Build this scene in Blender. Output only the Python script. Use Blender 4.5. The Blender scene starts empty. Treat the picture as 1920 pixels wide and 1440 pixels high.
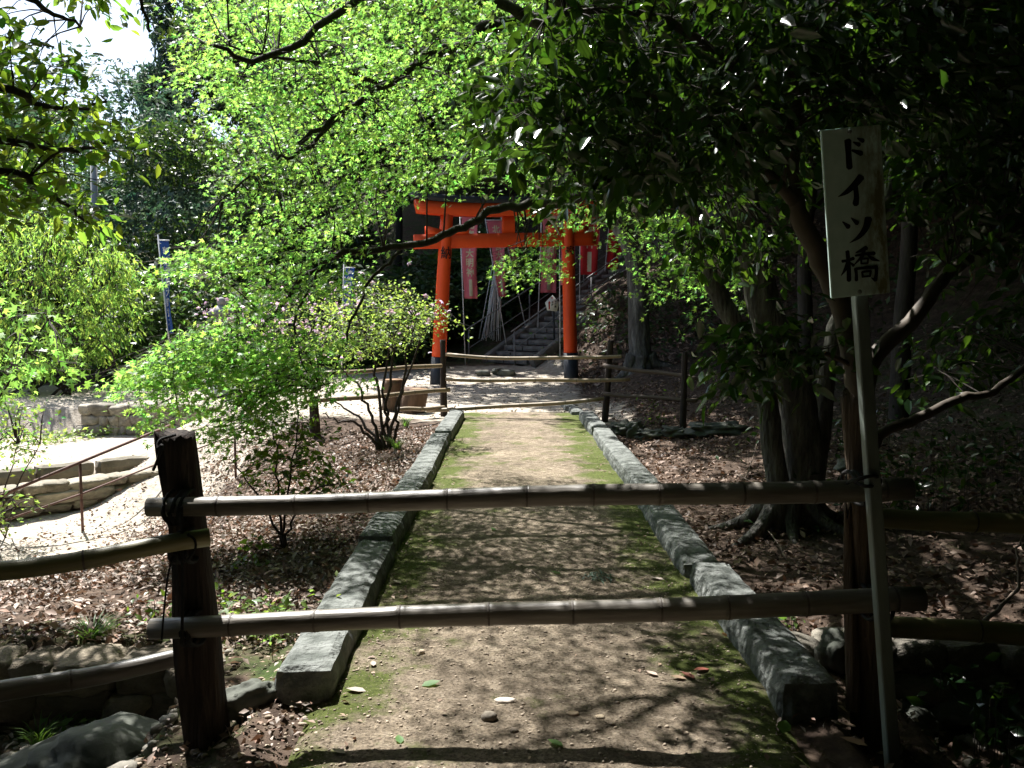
import bpy, bmesh, math, random
import numpy as np
from mathutils import Vector, noise as mnoise

# ------------------------------------------------------------------ camera, sky, sun, exposure
SC = bpy.context.scene
COL = SC.collection
CAM_H, FPX, HORIZON = 1.6, 1600.0, 595.0
PITCH = math.atan((720 - HORIZON) / FPX)
cd = bpy.data.cameras.new('camera'); cd.sensor_width = 36; cd.lens = 36 * FPX / 1920
cd.clip_start = 0.05; cd.clip_end = 2000
cam = bpy.data.objects.new('camera', cd); COL.objects.link(cam)
cam.location = (0, 0, CAM_H); cam.rotation_euler = (math.pi / 2 - PITCH, 0, 0)
SC.camera = cam

SUN_EL, SUN_AZ = math.radians(57), math.radians(-32)      # in front of the camera, to the left
SUN = Vector((math.sin(SUN_AZ) * math.cos(SUN_EL), math.cos(SUN_AZ) * math.cos(SUN_EL), math.sin(SUN_EL)))
w = bpy.data.worlds.new('World'); SC.world = w; w.use_nodes = True
nt = w.node_tree; bg = nt.nodes['Background']
sky = nt.nodes.new('ShaderNodeTexSky'); sky.sky_type = 'NISHITA'; sky.sun_disc = False
sky.sun_elevation = SUN_EL; sky.sun_rotation = SUN_AZ % (2 * math.pi)
sky.air_density = 1.0; sky.dust_density = 2.0
nt.links.new(sky.outputs[0], bg.inputs[0]); bg.inputs[1].default_value = 0.085
sl = bpy.data.lights.new('sun', 'SUN'); sl.energy = 5.0; sl.angle = math.radians(0.53); sl.color = (1.0, 0.98, 0.945)
so = bpy.data.objects.new('sun', sl); COL.objects.link(so); so.location = (-20, 30, 50)
so.rotation_euler = SUN.to_track_quat('Z', 'Y').to_euler()
SC.view_settings.view_transform = 'Standard'; SC.view_settings.look = 'None'
SC.view_settings.gamma = 1; SC.view_settings.use_curve_mapping = False
SC.view_settings.exposure = 1.58
SC.cycles.max_bounces = 7; SC.cycles.diffuse_bounces = 3; SC.cycles.glossy_bounces = 2
SC.cycles.transmission_bounces = 5; SC.cycles.transparent_max_bounces = 4
SC.cycles.use_denoising = True

# ------------------------------------------------------------------ helpers
RNG = np.random.default_rng(7)
PI = math.pi
def ray(px, py):
    u, v = (px - 960) / FPX, (720 - py) / FPX
    c, s = math.cos(PITCH), math.sin(PITCH)
    return np.array([u, c + v * s, -s + v * c])
def P(px, py, Y):                       # the point at distance Y (metres ahead) seen at a pixel
    d = ray(px, py); return np.array([0, 0, CAM_H]) + d * (Y / d[1])
def proj(p):
    p = np.asarray(p, float); x = p[..., 0]; y = p[..., 1]; z = p[..., 2] - CAM_H
    c, s = math.cos(PITCH), math.sin(PITCH)
    f = np.maximum(y * c - z * s, 1e-3); u = y * s + z * c
    return 960 + FPX * x / f, 720 - FPX * u / f
def ss(t):
    t = np.clip(t, 0, 1); return t * t * (3 - 2 * t)
def wob(x, y, k=1.0, seed=0.0):         # smooth cheap noise, about -1..1
    return (np.sin(x * 1.7 * k + seed + 1.3 * np.sin(y * 1.1 * k + seed)) + np.sin(y * 2.1 * k - seed * 2 + 1.1 * np.sin(x * 1.5 * k + 2 + seed))
            + 0.5 * np.sin((x + y) * 4.3 * k + seed * 3) + 0.5 * np.sin((x - y) * 5.1 * k + seed)) / 3

KL, KR = -1.02, 1.31                    # outer edges of the kerbs
def H(x, y):
    x = np.asarray(x, float); y = np.asarray(y, float)
    low = ss((-x - 1.05) / 3.8) * ss((y - 3.6) / 5.0)
    up_a = 1 - ss((y - 9.8) / 4.0); up_b = 1 - ss((y - 15.0) / 0.14)
    m = ss((-x - 5.0) / 0.9)
    z = -0.85 * low * (up_a * (1 - m) + up_b * m) - 0.10 * ss((-x - 1.02) / 0.15) * (1 - ss((y - 10) / 4))
    d = (x + 5.6) * -0.678 + (y - 11.3) * 0.735
    z = z + (0.22 * ss(d / 0.12 + .5) + 0.16 * ss((d - .45) / .12 + .5)) * m * up_b
    r = ss((x - 1.28) / 0.12)
    z = z - 0.14 * r * (1 - ss((y - 11) / 3)) + (0.11 * np.maximum(0, x - 1.7) + 0.33 * np.maximum(0, x - 5.5)) * (1 - .9 * ss((y - 18) / 6))
    z = z + 0.055 * np.maximum(0, y - 12) * ss((x - 1.4) / 1.6) * (1 - ss((y - 24) / 6))
    s = (x + 0.2) * 0.755 + (y - 24.4) * 0.655
    z = z + 0.27 * ss((y - 20.5) / 4) + 0.5 * np.where(s > 0, s, 0)
    z = z + np.minimum(0.33 * np.maximum(0, y - 33 + 0.3 * np.maximum(0, x + 4)), 5.0 + 6 * ss((x + 16) / 14)) * ss((-x + 6) / 10)
    z = z + np.minimum(0.3 * np.maximum(0, -x - 14), 2.5)
    z = z + 0.035 * wob(x, y, 1.0) * (ss((np.abs(x - .15) - 1.2) / .6)) + 0.012 * wob(x, y, 5.0, 2)
    dm = ss((y - 2.15) / .5) * (1 - ss((y - 4.27) / .07)) * (ss((-x - 1.42) / .28) + ss((x - 1.72) / .2))
    z = z * (1 - dm) - 0.48 * dm
    return z
def G(px, py, y0=2.0, y1=60.0):         # where the ray through a pixel meets the ground
    d = ray(px, py); prev = y0
    for Y in np.arange(y0, y1, 0.05):
        p = np.array([0, 0, CAM_H]) + d * (Y / d[1])
        if p[2] <= H(p[0], p[1]): return np.array([p[0], p[1], float(H(p[0], p[1]))])
    return p

def tag(o, label=None, cat=None, group=None, kind=None):
    if label: o['label'] = label
    if cat: o['category'] = cat
    if group: o['group'] = group
    if kind: o['kind'] = kind
    return o
def thing(name, loc, label, cat, group=None):
    o = bpy.data.objects.new(name, None); COL.objects.link(o); o.empty_display_size = 0.1
    o.location = Vector(loc); return tag(o, label, cat, group)
def mk_mesh(name, V, F, mat=None, smooth=False, col=None):
    V = np.asarray(V, np.float32).reshape(-1, 3)
    F = np.asarray(F, np.int32); k = F.shape[1]
    me = bpy.data.meshes.new(name)
    me.vertices.add(len(V)); me.vertices.foreach_set('co', V.ravel())
    me.loops.add(F.size); me.loops.foreach_set('vertex_index', F.ravel())
    me.polygons.add(len(F)); me.polygons.foreach_set('loop_start', np.arange(0, F.size, k, dtype=np.int32))
    if smooth: me.polygons.foreach_set('use_smooth', np.ones(len(F), bool))
    me.update(calc_edges=True)
    if col is not None:
        a = me.color_attributes.new('Col', 'FLOAT_COLOR', 'POINT')
        c = np.ones((len(V), 4), np.float32); c[:, :3] = col; a.data.foreach_set('color', c.ravel())
    if mat: me.materials.append(mat)
    return me
def put(name, me, parent=None, loc=None):
    o = bpy.data.objects.new(name, me); COL.objects.link(o)
    if loc is not None: o.location = Vector(loc)
    if parent is not None: o.parent = parent
    return o
class MB:
    def __init__(s): s.V = []; s.F = []; s.C = []; s.n = 0
    def add(s, V, F, col=None):
        V = np.asarray(V, float).reshape(-1, 3); F = np.asarray(F, int)
        if F.shape[1] == 4: F = np.concatenate([F[:, [0, 1, 2]], F[:, [0, 2, 3]]])
        s.V.append(V); s.F.append(F + s.n); s.n += len(V)
        c = np.ones((len(V), 3)); 
        if col is not None: c[:] = col
        s.C.append(c); return s
    def box(s, c, size, rot=None):
        h = np.array(size) / 2
        V = np.array([[x, y, z] for x in (-1, 1) for y in (-1, 1) for z in (-1, 1)]) * h
        if rot is not None: V = V @ np.array(rot).T
        return s.add(V + np.array(c), [[0, 1, 3, 2], [4, 6, 7, 5], [0, 4, 5, 1], [2, 3, 7, 6], [0, 2, 6, 4], [1, 5, 7, 3]])
    def tube(s, pts, rad, n=6, cap=True, jit=0.0, col=None):
        pts = np.asarray(pts, float); m = len(pts)
        rad = np.full(m, rad) if np.isscalar(rad) else np.asarray(rad, float)
        t = np.gradient(pts, axis=0); t /= np.linalg.norm(t, axis=1)[:, None] + 1e-9
        a = np.array([0, 0, 1.0]) if abs(t[0, 2]) < .9 else np.array([1.0, 0, 0])
        V = []
        for i in range(m):
            b = np.cross(t[i], a); b /= np.linalg.norm(b) + 1e-9; a = np.cross(b, t[i])
            th = np.arange(n) * 2 * PI / n
            r = rad[i] * (1 + (RNG.uniform(-jit, jit, n) if jit else 0))
            V.append(pts[i] + np.outer(np.cos(th) * r, a) + np.outer(np.sin(th) * r, b))
        V = np.concatenate(V); i = np.arange(m - 1)[:, None] * n; j = np.arange(n)[None, :]; k = (j + 1) % n
        F = np.stack([i + j, i + n + j, i + n + k, i + k], -1).reshape(-1, 4)
        F = np.concatenate([F[:, [0, 1, 2]], F[:, [0, 2, 3]]])
        if cap:
            V = np.concatenate([V, pts[:1], pts[-1:]]); c0 = m * n; q = np.arange(n); q2 = (q + 1) % n
            F = np.concatenate([F, np.stack([np.full(n, c0), q, q2], -1), np.stack([np.full(n, c0 + 1), (m - 1) * n + q2, (m - 1) * n + q], -1)])
        return s.add(V, F, col)
    def build(s, name, mat, parent=None, smooth=False, loc=None, col=False):
        V = np.concatenate(s.V); F = np.concatenate(s.F)
        if parent is not None and loc is None: V = V - np.array(parent_loc(parent))
        if loc is not None: V = V - np.array(loc)
        lo = None
        if loc is not None: lo = np.array(loc) - (np.array(parent_loc(parent)) if parent is not None else 0)
        return put(name, mk_mesh(name, V, F, mat, smooth, np.concatenate(s.C) if col else None), parent, lo)
def parent_loc(o):
    p = np.zeros(3)
    while o is not None: p = p + np.array(o.location); o = o.parent
    return p
def smoothline(pts, k=4):               # Catmull-Rom
    p = np.asarray(pts, float); p = np.concatenate([[2 * p[0] - p[1]], p, [2 * p[-1] - p[-2]]]); out = []
    for i in range(1, len(p) - 2):
        for t in np.arange(k) / k:
            out.append(.5 * (2 * p[i] + (p[i + 1] - p[i - 1]) * t + (2 * p[i - 1] - 5 * p[i] + 4 * p[i + 1] - p[i + 2]) * t * t
                             + (3 * p[i] - p[i - 1] - 3 * p[i + 1] + p[i + 2]) * t ** 3))
    out.append(p[-2]); return np.array(out)
def inpoly(x, y, poly):
    p = np.asarray(poly, float); r = np.zeros(np.shape(x), bool)
    for (x0, y0), (x1, y1) in zip(p, np.roll(p, -1, 0)):
        c = (y0 > y) != (y1 > y)
        r ^= c & (x < (x1 - x0) * (y - y0) / (y1 - y0 + 1e-12) + x0)
    return r

# ------------------------------------------------------------------ materials
def mat(name): 
    m = bpy.data.materials.new(name); m.use_nodes = True
    n = m.node_tree.nodes; return m, n, m.node_tree.links, n['Principled BSDF']
def ramp(n, stops):
    r = n.new('ShaderNodeValToRGB'); e = r.color_ramp.elements
    while len(e) < len(stops): e.new(0.5)
    for q, (p, c) in zip(e, stops): q.position = p; q.color = (*c, 1)
    return r
def surf(name, stops, scale=3.0, detail=8, rough=0.85, bump=0.3, bscale=None, stretch=(1, 1, 1), coord='Object', attr=False, dist=0.02, spec=0.3):
    m, n, l, b = mat(name)
    tc = n.new('ShaderNodeTexCoord'); mp = n.new('ShaderNodeMapping'); mp.inputs['Scale'].default_value = stretch
    l.new(tc.outputs[coord], mp.inputs[0])
    nz = n.new('ShaderNodeTexNoise'); nz.inputs['Scale'].default_value = scale; nz.inputs['Detail'].default_value = detail
    nz.inputs['Roughness'].default_value = 0.65
    l.new(mp.outputs[0], nz.inputs[0]); r = ramp(n, stops); l.new(nz.outputs[0], r.inputs[0])
    out = r.outputs[0]
    if attr:
        a = n.new('ShaderNodeVertexColor'); a.layer_name = 'Col'
        mx = n.new('ShaderNodeMix'); mx.data_type = 'RGBA'; mx.blend_type = 'MULTIPLY'; mx.inputs[0].default_value = 1
        l.new(out, mx.inputs[6]); l.new(a.outputs[0], mx.inputs[7]); out = mx.outputs[2]
    l.new(out, b.inputs['Base Color']); b.inputs['Roughness'].default_value = rough
    b.inputs['Specular IOR Level'].default_value = spec
    if bump:
        n2 = n.new('ShaderNodeTexNoise'); n2.inputs['Scale'].default_value = bscale or scale * 4; n2.inputs['Detail'].default_value = 6
        l.new(mp.outputs[0], n2.inputs[0])
        bp = n.new('ShaderNodeBump'); bp.inputs['Strength'].default_value = bump; bp.inputs['Distance'].default_value = dist
        l.new(n2.outputs[0], bp.inputs['Height']); l.new(bp.outputs[0], b.inputs['Normal'])
    return m
def leafmat(name, diff, trans, tw=0.45, rough=0.5, spec=0.3):
    m, n, l, b = mat(name)
    a = n.new('ShaderNodeVertexColor'); a.layer_name = 'Col'
    def mul(c):
        x = n.new('ShaderNodeMix'); x.data_type = 'RGBA'; x.blend_type = 'MULTIPLY'; x.inputs[0].default_value = 1
        x.inputs[6].default_value = (*c, 1); l.new(a.outputs[0], x.inputs[7]); return x.outputs[2]
    l.new(mul(diff), b.inputs['Base Color']); b.inputs['Roughness'].default_value = rough
    b.inputs['Specular IOR Level'].default_value = spec
    t = n.new('ShaderNodeBsdfTranslucent'); l.new(mul(trans), t.inputs[0])
    mx = n.new('ShaderNodeMixShader'); mx.inputs[0].default_value = tw
    l.new(b.outputs[0], mx.inputs[1]); l.new(t.outputs[0], mx.inputs[2])
    l.new(mx.outputs[0], n['Material Output'].inputs[0]); return m
M = {}
M['maple'] = leafmat('maple_leaf', (.15, .285, .065), (.39, .72, .12), .5, .45)
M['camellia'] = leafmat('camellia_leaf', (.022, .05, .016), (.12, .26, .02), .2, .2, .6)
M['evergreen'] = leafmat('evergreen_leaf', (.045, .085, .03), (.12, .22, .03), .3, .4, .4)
M['broad'] = leafmat('broad_leaf', (.07, .13, .03), (.28, .46, .04), .42, .4, .4)
M['azalea'] = leafmat('azalea_leaf', (.15, .24, .06), (.42, .6, .10), .45, .5)
M['petal'] = leafmat('petal', (.70, .46, .62), (.78, .56, .70), .4, .6)
M['yellowgreen'] = leafmat('young_leaf', (.12, .23, .05), (.38, .58, .09), .45, .42)
M['grass'] = leafmat('grass_blade', (.09, .16, .04), (.22, .4, .05), .4, .5)
M['conifer'] = leafmat('conifer_leaf', (.055, .085, .06), (.08, .15, .07), .25, .6)
M['litter'] = leafmat('dry_leaf', (.36, .305, .26), (.25, .16, .10), .12, .6)
M['bark_dark'] = surf('dark_bark', [(.3, (.018, .014, .011)), (.7, (.05, .042, .034))], 9, stretch=(1, 1, .25), bump=.7, rough=.9)
M['bark_grey'] = surf('grey_bark', [(.3, (.04, .037, .032)), (.52, (.11, .103, .09)), (.72, (.27, .26, .235))], 8, stretch=(1.3, 1.3, .3), bump=1.0, dist=.04, rough=.9)
M['bark_brown'] = surf('smooth_brown_bark', [(.3, (.042, .034, .024)), (.7, (.115, .09, .063))], 4, stretch=(1, 1, .4), bump=.3, rough=.7)
M['twig'] = surf('twig_bark', [(.3, (.02, .014, .012)), (.7, (.05, .038, .03))], 8, bump=.3)
M['stump'] = surf('cut_log_bark', [(.3, (.04, .026, .018)), (.7, (.15, .09, .055))], 8, stretch=(1, 1, .25), bump=.8)
M['logface'] = surf('cut_wood_face', [(.3, (.16, .09, .05)), (.7, (.34, .21, .12))], 9, bump=.4)
M['post'] = surf('weathered_post_wood', [(.25, (.012, .009, .008)), (.55, (.045, .034, .028)), (.8, (.13, .10, .075))], 6, stretch=(3, 3, .25), bump=.9, dist=.03, rough=.95)
M['post_brown'] = surf('split_brown_post_wood', [(.25, (.03, .02, .013)), (.55, (.10, .07, .045)), (.8, (.24, .18, .12))], 5, stretch=(3, 3, .22), bump=.9, dist=.03, rough=.95)
M['bamboo'] = surf('grey_bamboo', [(.25, (.045, .038, .03)), (.5, (.14, .123, .10)), (.8, (.27, .25, .21))], 5, stretch=(.35, 3, 3), bump=.15, rough=.42, spec=.5)
M['bamboo_green'] = surf('olive_bamboo', [(.25, (.09, .085, .035)), (.6, (.22, .20, .09)), (.85, (.30, .28, .15))], 4, stretch=(.35, 3, 3), bump=.12, rough=.45, spec=.5)
M['bamboo_pale'] = surf('pale_bamboo', [(.25, (.13, .095, .055)), (.6, (.28, .215, .135)), (.85, (.42, .34, .23))], 5, stretch=(.35, 3, 3), bump=.12, rough=.45)
M['bamboo_dark'] = surf('dark_log_rail', [(.25, (.03, .022, .018)), (.7, (.10, .075, .055))], 6, stretch=(.35, 3, 3), bump=.4, rough=.8)
M['ring'] = surf('bamboo_node', [(.3, (.04, .032, .026)), (.7, (.14, .12, .10))], 12, bump=.1, rough=.6)
M['rope'] = surf('black_rope', [(.3, (.006, .006, .006)), (.7, (.018, .017, .016))], 60, bump=.5)
M['kerb'] = surf('kerb_stone', [(.22, (.035, .04, .032)), (.42, (.09, .098, .088)), (.56, (.16, .168, .155)), (.78, (.28, .29, .275))], 6, detail=12, bump=1.0, bscale=17, dist=.045, rough=.9)
M['stone'] = surf('wall_stone', [(.25, (.13, .12, .10)), (.5, (.27, .25, .21)), (.8, (.42, .39, .34))], 3, bump=.6, bscale=16, attr=True)
M['rock'] = surf('mossy_rock', [(.25, (.035, .042, .03)), (.5, (.09, .095, .078)), (.8, (.18, .185, .16))], 4, bump=.6, bscale=12)
M['step'] = surf('stair_stone', [(.25, (.06, .056, .05)), (.5, (.15, .143, .132)), (.8, (.27, .26, .245))], 4, bump=.5)
M['vermilion'] = surf('vermilion_paint', [(.25, (.66, .062, .010)), (.75, (.80, .095, .016))], 2, bump=.06, rough=.5, stretch=(1, 1, .4))
M['toriiblack'] = surf('black_paint', [(.3, (.018, .02, .024)), (.7, (.04, .045, .05))], 4, bump=.1, rough=.5)
M['ink'] = surf('black_ink', [(.3, (.004, .004, .005)), (.7, (.012, .012, .014))], 5, bump=0, rough=.6)
M['signpost'] = surf('grey_sign_post', [(.3, (.10, .12, .105)), (.7, (.17, .195, .17))], 6, stretch=(2, 2, .4), bump=.15, rough=.55)
M['steel'] = surf('galvanised_steel', [(.3, (.13, .13, .13)), (.7, (.24, .245, .245))], 8, bump=.05, rough=.4)
M['rust'] = surf('rusty_rail', [(.3, (.07, .035, .028)), (.7, (.17, .09, .075))], 10, bump=.2, rough=.7)
M['whitepole'] = surf('white_pole', [(.3, (.52, .53, .53)), (.7, (.72, .73, .73))], 3, bump=0, rough=.4)
M['redcloth'] = surf('faded_red_cloth', [(.3, (.50, .115, .155)), (.7, (.60, .17, .21))], 2, bump=.1, rough=.9)
M['redcloth_deep'] = surf('deep_red_cloth', [(.3, (.48, .025, .03)), (.7, (.58, .04, .045))], 2, bump=.1, rough=.9)
M['bluecloth'] = surf('blue_cloth', [(.3, (.02, .065, .26)), (.7, (.035, .10, .36))], 2, bump=.1, rough=.9)
M['clothink'] = surf('pale_cloth_print', [(.3, (.50, .46, .30)), (.7, (.60, .56, .38))], 3, bump=0, rough=.9)
M['whiteprint'] = surf('white_cloth_print', [(.3, (.72, .74, .76)), (.7, (.8, .8, .8))], 3, bump=0, rough=.9)
M['panel'] = surf('beige_name_panel', [(.3, (.42, .40, .27)), (.7, (.55, .53, .38))], 5, bump=0, rough=.9)
M['guide'] = surf('white_guide_board', [(.3, (.62, .66, .58)), (.7, (.76, .78, .70))], 4, bump=0, rough=.5)
M['redprint'] = surf('red_print', [(.3, (.5, .03, .02)), (.7, (.6, .05, .03))], 4, bump=0, rough=.6)
M['concrete'] = surf('grey_concrete', [(.3, (.20, .20, .20)), (.7, (.32, .32, .31))], 3, bump=.1)
M['twigdead'] = surf('dead_twig', [(.3, (.10, .075, .055)), (.7, (.24, .19, .15))], 9, bump=.2)
# sign board: greenish-white paint with brown grime running down its right half
def signboard():
    m, n, l, b = mat('stained_white_board')
    tc = n.new('ShaderNodeTexCoord'); mp = n.new('ShaderNodeMapping'); mp.inputs['Scale'].default_value = (9, 1, 3.2)
    l.new(tc.outputs['Object'], mp.inputs[0])
    nz = n.new('ShaderNodeTexNoise'); nz.inputs['Scale'].default_value = 2.2; nz.inputs['Detail'].default_value = 9; nz.inputs['Roughness'].default_value = .7
    l.new(mp.outputs[0], nz.inputs[0])
    sx = n.new('ShaderNodeSeparateXYZ'); l.new(tc.outputs['Object'], sx.inputs[0])
    g = n.new('ShaderNodeMapRange'); g.inputs[1].default_value = -0.03; g.inputs[2].default_value = 0.07; l.new(sx.outputs[0], g.inputs[0])
    g2 = n.new('ShaderNodeMapRange'); g2.inputs[1].default_value = 0.14; g2.inputs[2].default_value = 0.09; l.new(sx.outputs[0], g2.inputs[0])
    mu = n.new('ShaderNodeMath'); mu.operation = 'MULTIPLY'; l.new(g.outputs[0], mu.inputs[0]); l.new(g2.outputs[0], mu.inputs[1])
    r0 = ramp(n, [(.36, (0, 0, 0)), (.56, (1, 1, 1))]); l.new(nz.outputs[0], r0.inputs[0])
    mu2 = n.new('ShaderNodeMath'); mu2.operation = 'MULTIPLY'; l.new(mu.outputs[0], mu2.inputs[0]); l.new(r0.outputs[0], mu2.inputs[1])
    n3 = n.new('ShaderNodeTexNoise'); n3.inputs['Scale'].default_value = 26; n3.inputs['Detail'].default_value = 6; l.new(tc.outputs['Object'], n3.inputs[0])
    base = ramp(n, [(.3, (.56, .74, .66)), (.7, (.68, .84, .77))]); l.new(n3.outputs[0], base.inputs[0])
    mx = n.new('ShaderNodeMix'); mx.data_type = 'RGBA'; l.new(mu2.outputs[0], mx.inputs[0]); l.new(base.outputs[0], mx.inputs[6]); mx.inputs[7].default_value = (.17, .16, .075, 1)
    l.new(mx.outputs[2], b.inputs['Base Color']); b.inputs['Roughness'].default_value = .5; return m
M['board'] = signboard()
# ground: sandy gravel, dark humus and moss, mixed by a per-vertex map of the place
def groundmat():
    m, n, l, b = mat('forest_ground')
    tc = n.new('ShaderNodeTexCoord')
    def nz(s, d=8, r=.65):
        x = n.new('ShaderNodeTexNoise'); x.inputs['Scale'].default_value = s; x.inputs['Detail'].default_value = d; x.inputs['Roughness'].default_value = r
        l.new(tc.outputs['Object'], x.inputs[0]); return x.outputs[0]
    hum = ramp(n, [(.3, (.030, .020, .015)), (.5, (.075, .052, .038)), (.72, (.16, .115, .085))]); l.new(nz(9), hum.inputs[0])
    sand = ramp(n, [(.3, (.24, .20, .155)), (.5, (.40, .35, .285)), (.7, (.54, .49, .41))]); l.new(nz(11), sand.inputs[0])
    moss = ramp(n, [(.3, (.02, .035, .010)), (.7, (.075, .11, .028))]); l.new(nz(25), moss.inputs[0])
    a = n.new('ShaderNodeVertexColor'); a.layer_name = 'Col'; sp = n.new('ShaderNodeSeparateColor'); l.new(a.outputs[0], sp.inputs[0])
    def mixby(f, c0, c1, nv, w=.35):
        x = n.new('ShaderNodeMath'); x.operation = 'SUBTRACT'; l.new(nv, x.inputs[0]); x.inputs[1].default_value = .5
        y = n.new('ShaderNodeMath'); y.operation = 'MULTIPLY_ADD'; l.new(x.outputs[0], y.inputs[0]); y.inputs[1].default_value = 1.6; l.new(f, y.inputs[2])
        q = n.new('ShaderNodeMapRange'); q.inputs[1].default_value = .5 - w / 2; q.inputs[2].default_value = .5 + w / 2; l.new(y.outputs[0], q.inputs[0])
        mx = n.new('ShaderNodeMix'); mx.data_type = 'RGBA'; l.new(q.outputs[0], mx.inputs[0]); l.new(c0, mx.inputs[6]); l.new(c1, mx.inputs[7]); return mx.outputs[2]
    c = mixby(sp.outputs[0], hum.outputs[0], sand.outputs[0], nz(2.5))
    c = mixby(sp.outputs[1], c, moss.outputs[0], nz(3.3))
    l.new(c, b.inputs['Base Color']); b.inputs['Roughness'].default_value = .95; b.inputs['Specular IOR Level'].default_value = .15
    bp = n.new('ShaderNodeBump'); bp.inputs['Strength'].default_value = .8; bp.inputs['Distance'].default_value = .025
    l.new(nz(38, 8, .7), bp.inputs['Height']); l.new(bp.outputs[0], b.inputs['Normal']); return m
M['ground'] = groundmat()
def pathmat():
    m, n, l, b = mat('sandy_dirt_with_moss')
    tc = n.new('ShaderNodeTexCoord')
    def nz(s, d=8, r=.65):
        x = n.new('ShaderNodeTexNoise'); x.inputs['Scale'].default_value = s; x.inputs['Detail'].default_value = d; x.inputs['Roughness'].default_value = r
        l.new(tc.outputs['Object'], x.inputs[0]); return x.outputs[0]
    dirt = ramp(n, [(.28, (.10, .084, .064)), (.5, (.27, .222, .167)), (.72, (.47, .405, .32))]); l.new(nz(16, 10, .75), dirt.inputs[0])
    big = ramp(n, [(.35, (.66, .64, .62)), (.65, (1.1, 1.08, 1.04))]); l.new(nz(1.6), big.inputs[0])
    sp0 = ramp(n, [(.36, (.38, .36, .34)), (.50, (.95, .95, .95)), (.66, (1.25, 1.22, 1.18))]); l.new(nz(75, 4, .6), sp0.inputs[0])
    mxs = n.new('ShaderNodeMix'); mxs.data_type = 'RGBA'; mxs.blend_type = 'MULTIPLY'; mxs.inputs[0].default_value = .85
    l.new(dirt.outputs[0], mxs.inputs[6]); l.new(sp0.outputs[0], mxs.inputs[7])
    mx0 = n.new('ShaderNodeMix'); mx0.data_type = 'RGBA'; mx0.blend_type = 'MULTIPLY'; mx0.inputs[0].default_value = 1
    l.new(mxs.outputs[2], mx0.inputs[6]); l.new(big.outputs[0], mx0.inputs[7])
    moss = ramp(n, [(.3, (.04, .052, .014)), (.55, (.10, .12, .032)), (.75, (.175, .20, .06))]); l.new(nz(45, 8, .7), moss.inputs[0])
    a = n.new('ShaderNodeVertexColor'); a.layer_name = 'Col'; sp = n.new('ShaderNodeSeparateColor'); l.new(a.outputs[0], sp.inputs[0])
    x = n.new('ShaderNodeMath'); x.operation = 'SUBTRACT'; l.new(nz(2.3, 12, .75), x.inputs[0]); x.inputs[1].default_value = .5
    y = n.new('ShaderNodeMath'); y.operation = 'MULTIPLY_ADD'; l.new(x.outputs[0], y.inputs[0]); y.inputs[1].default_value = 3.4; l.new(sp.outputs[0], y.inputs[2])
    q = n.new('ShaderNodeMapRange'); q.inputs[1].default_value = .40; q.inputs[2].default_value = .80; l.new(y.outputs[0], q.inputs[0])
    mx = n.new('ShaderNodeMix'); mx.data_type = 'RGBA'; l.new(q.outputs[0], mx.inputs[0]); l.new(mx0.outputs[2], mx.inputs[6]); l.new(moss.outputs[0], mx.inputs[7])
    l.new(mx.outputs[2], b.inputs['Base Color']); b.inputs['Roughness'].default_value = .95; b.inputs['Specular IOR Level'].default_value = .12
    bp = n.new('ShaderNodeBump'); bp.inputs['Strength'].default_value = .9; bp.inputs['Distance'].default_value = .03
    l.new(nz(42, 9, .8), bp.inputs['Height']); l.new(bp.outputs[0], b.inputs['Normal']); return m
M['path'] = pathmat()
# ------------------------------------------------------------------ terrain and path
def axis(segs):
    out = []
    for a, b_, st in segs: out += list(np.arange(a, b_ - 1e-6, st))
    return np.array(out + [segs[-1][1]])
def grid(xs, ys, zf):
    X, Y = np.meshgrid(xs, ys); V = np.stack([X, Y, zf(X, Y)], -1).reshape(-1, 3)
    nx, ny = len(xs), len(ys); i = (np.arange(ny - 1)[:, None] * nx + np.arange(nx - 1)[None, :]).ravel()
    return V, np.stack([i, i + 1, i + nx + 1, i + nx], -1)
xs = axis([(-400, -100, 60), (-100, -30, 7), (-30, -9, .8), (-9, -3, .14), (-3, 3.2, .07), (3.2, 8, .14), (8, 30, .8), (30, 100, 7), (100, 400, 60)])
ys = axis([(-300, -60, 40), (-60, -10, 5), (-10, 1.8, .5), (1.8, 6, .07), (6, 17, .12), (17, 36, .4), (36, 100, 4), (100, 500, 50)])
def under(X, Y):
    z = H(X, Y)
    return z - 0.035 * ss((X + .95) / .1) * ss((1.24 - X) / .1) * ss((Y + 3) / 1) * ss((14.6 - Y) / .5) - 0.035 * ss((X + .75) / .2) * ss((1.1 - X) / .2) * ss((3.2 - Y) / .3) * 0
V, F = grid(xs, ys, under)
x, y = V[:, 0], V[:, 1]
sand = np.maximum.reduce([ss((y - 12.4 + .25 * (x + 1)) / 1.6) * ss((x + 9) / 2) * ss((2.0 + .5 * ss((17 - y) / 2) - x) / 1.2) * (1 - ss((y - 23.0) / 1.5)),
                          ss((-x - 3.9 - .25 * (9 - y)) / .9) * ss((y - 6.5) / 2.5) * (1 - ss((y - 19) / 2)) * ss((x + 13) / 2),
                          .55 * ss((3.2 - y) / 1.2) * ss((x + 1.5) / .4) * ss((1.7 - x) / .4)])
moss = np.maximum(.45 * ss((-x - .9) / .2) * ss((5.2 - y) / .8), .40 * ss((x - 2.2) / 2) * ss((18 - y) / 4)) * (1 - sand)
moss = np.maximum(moss, .48 * ss((y - 23) / 2) * ss((1.2 - x) / 2))
tag(put('ground', mk_mesh('ground', V, F, M['ground'], True, np.stack([sand, moss, 0 * sand], -1))), kind='structure')
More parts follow.
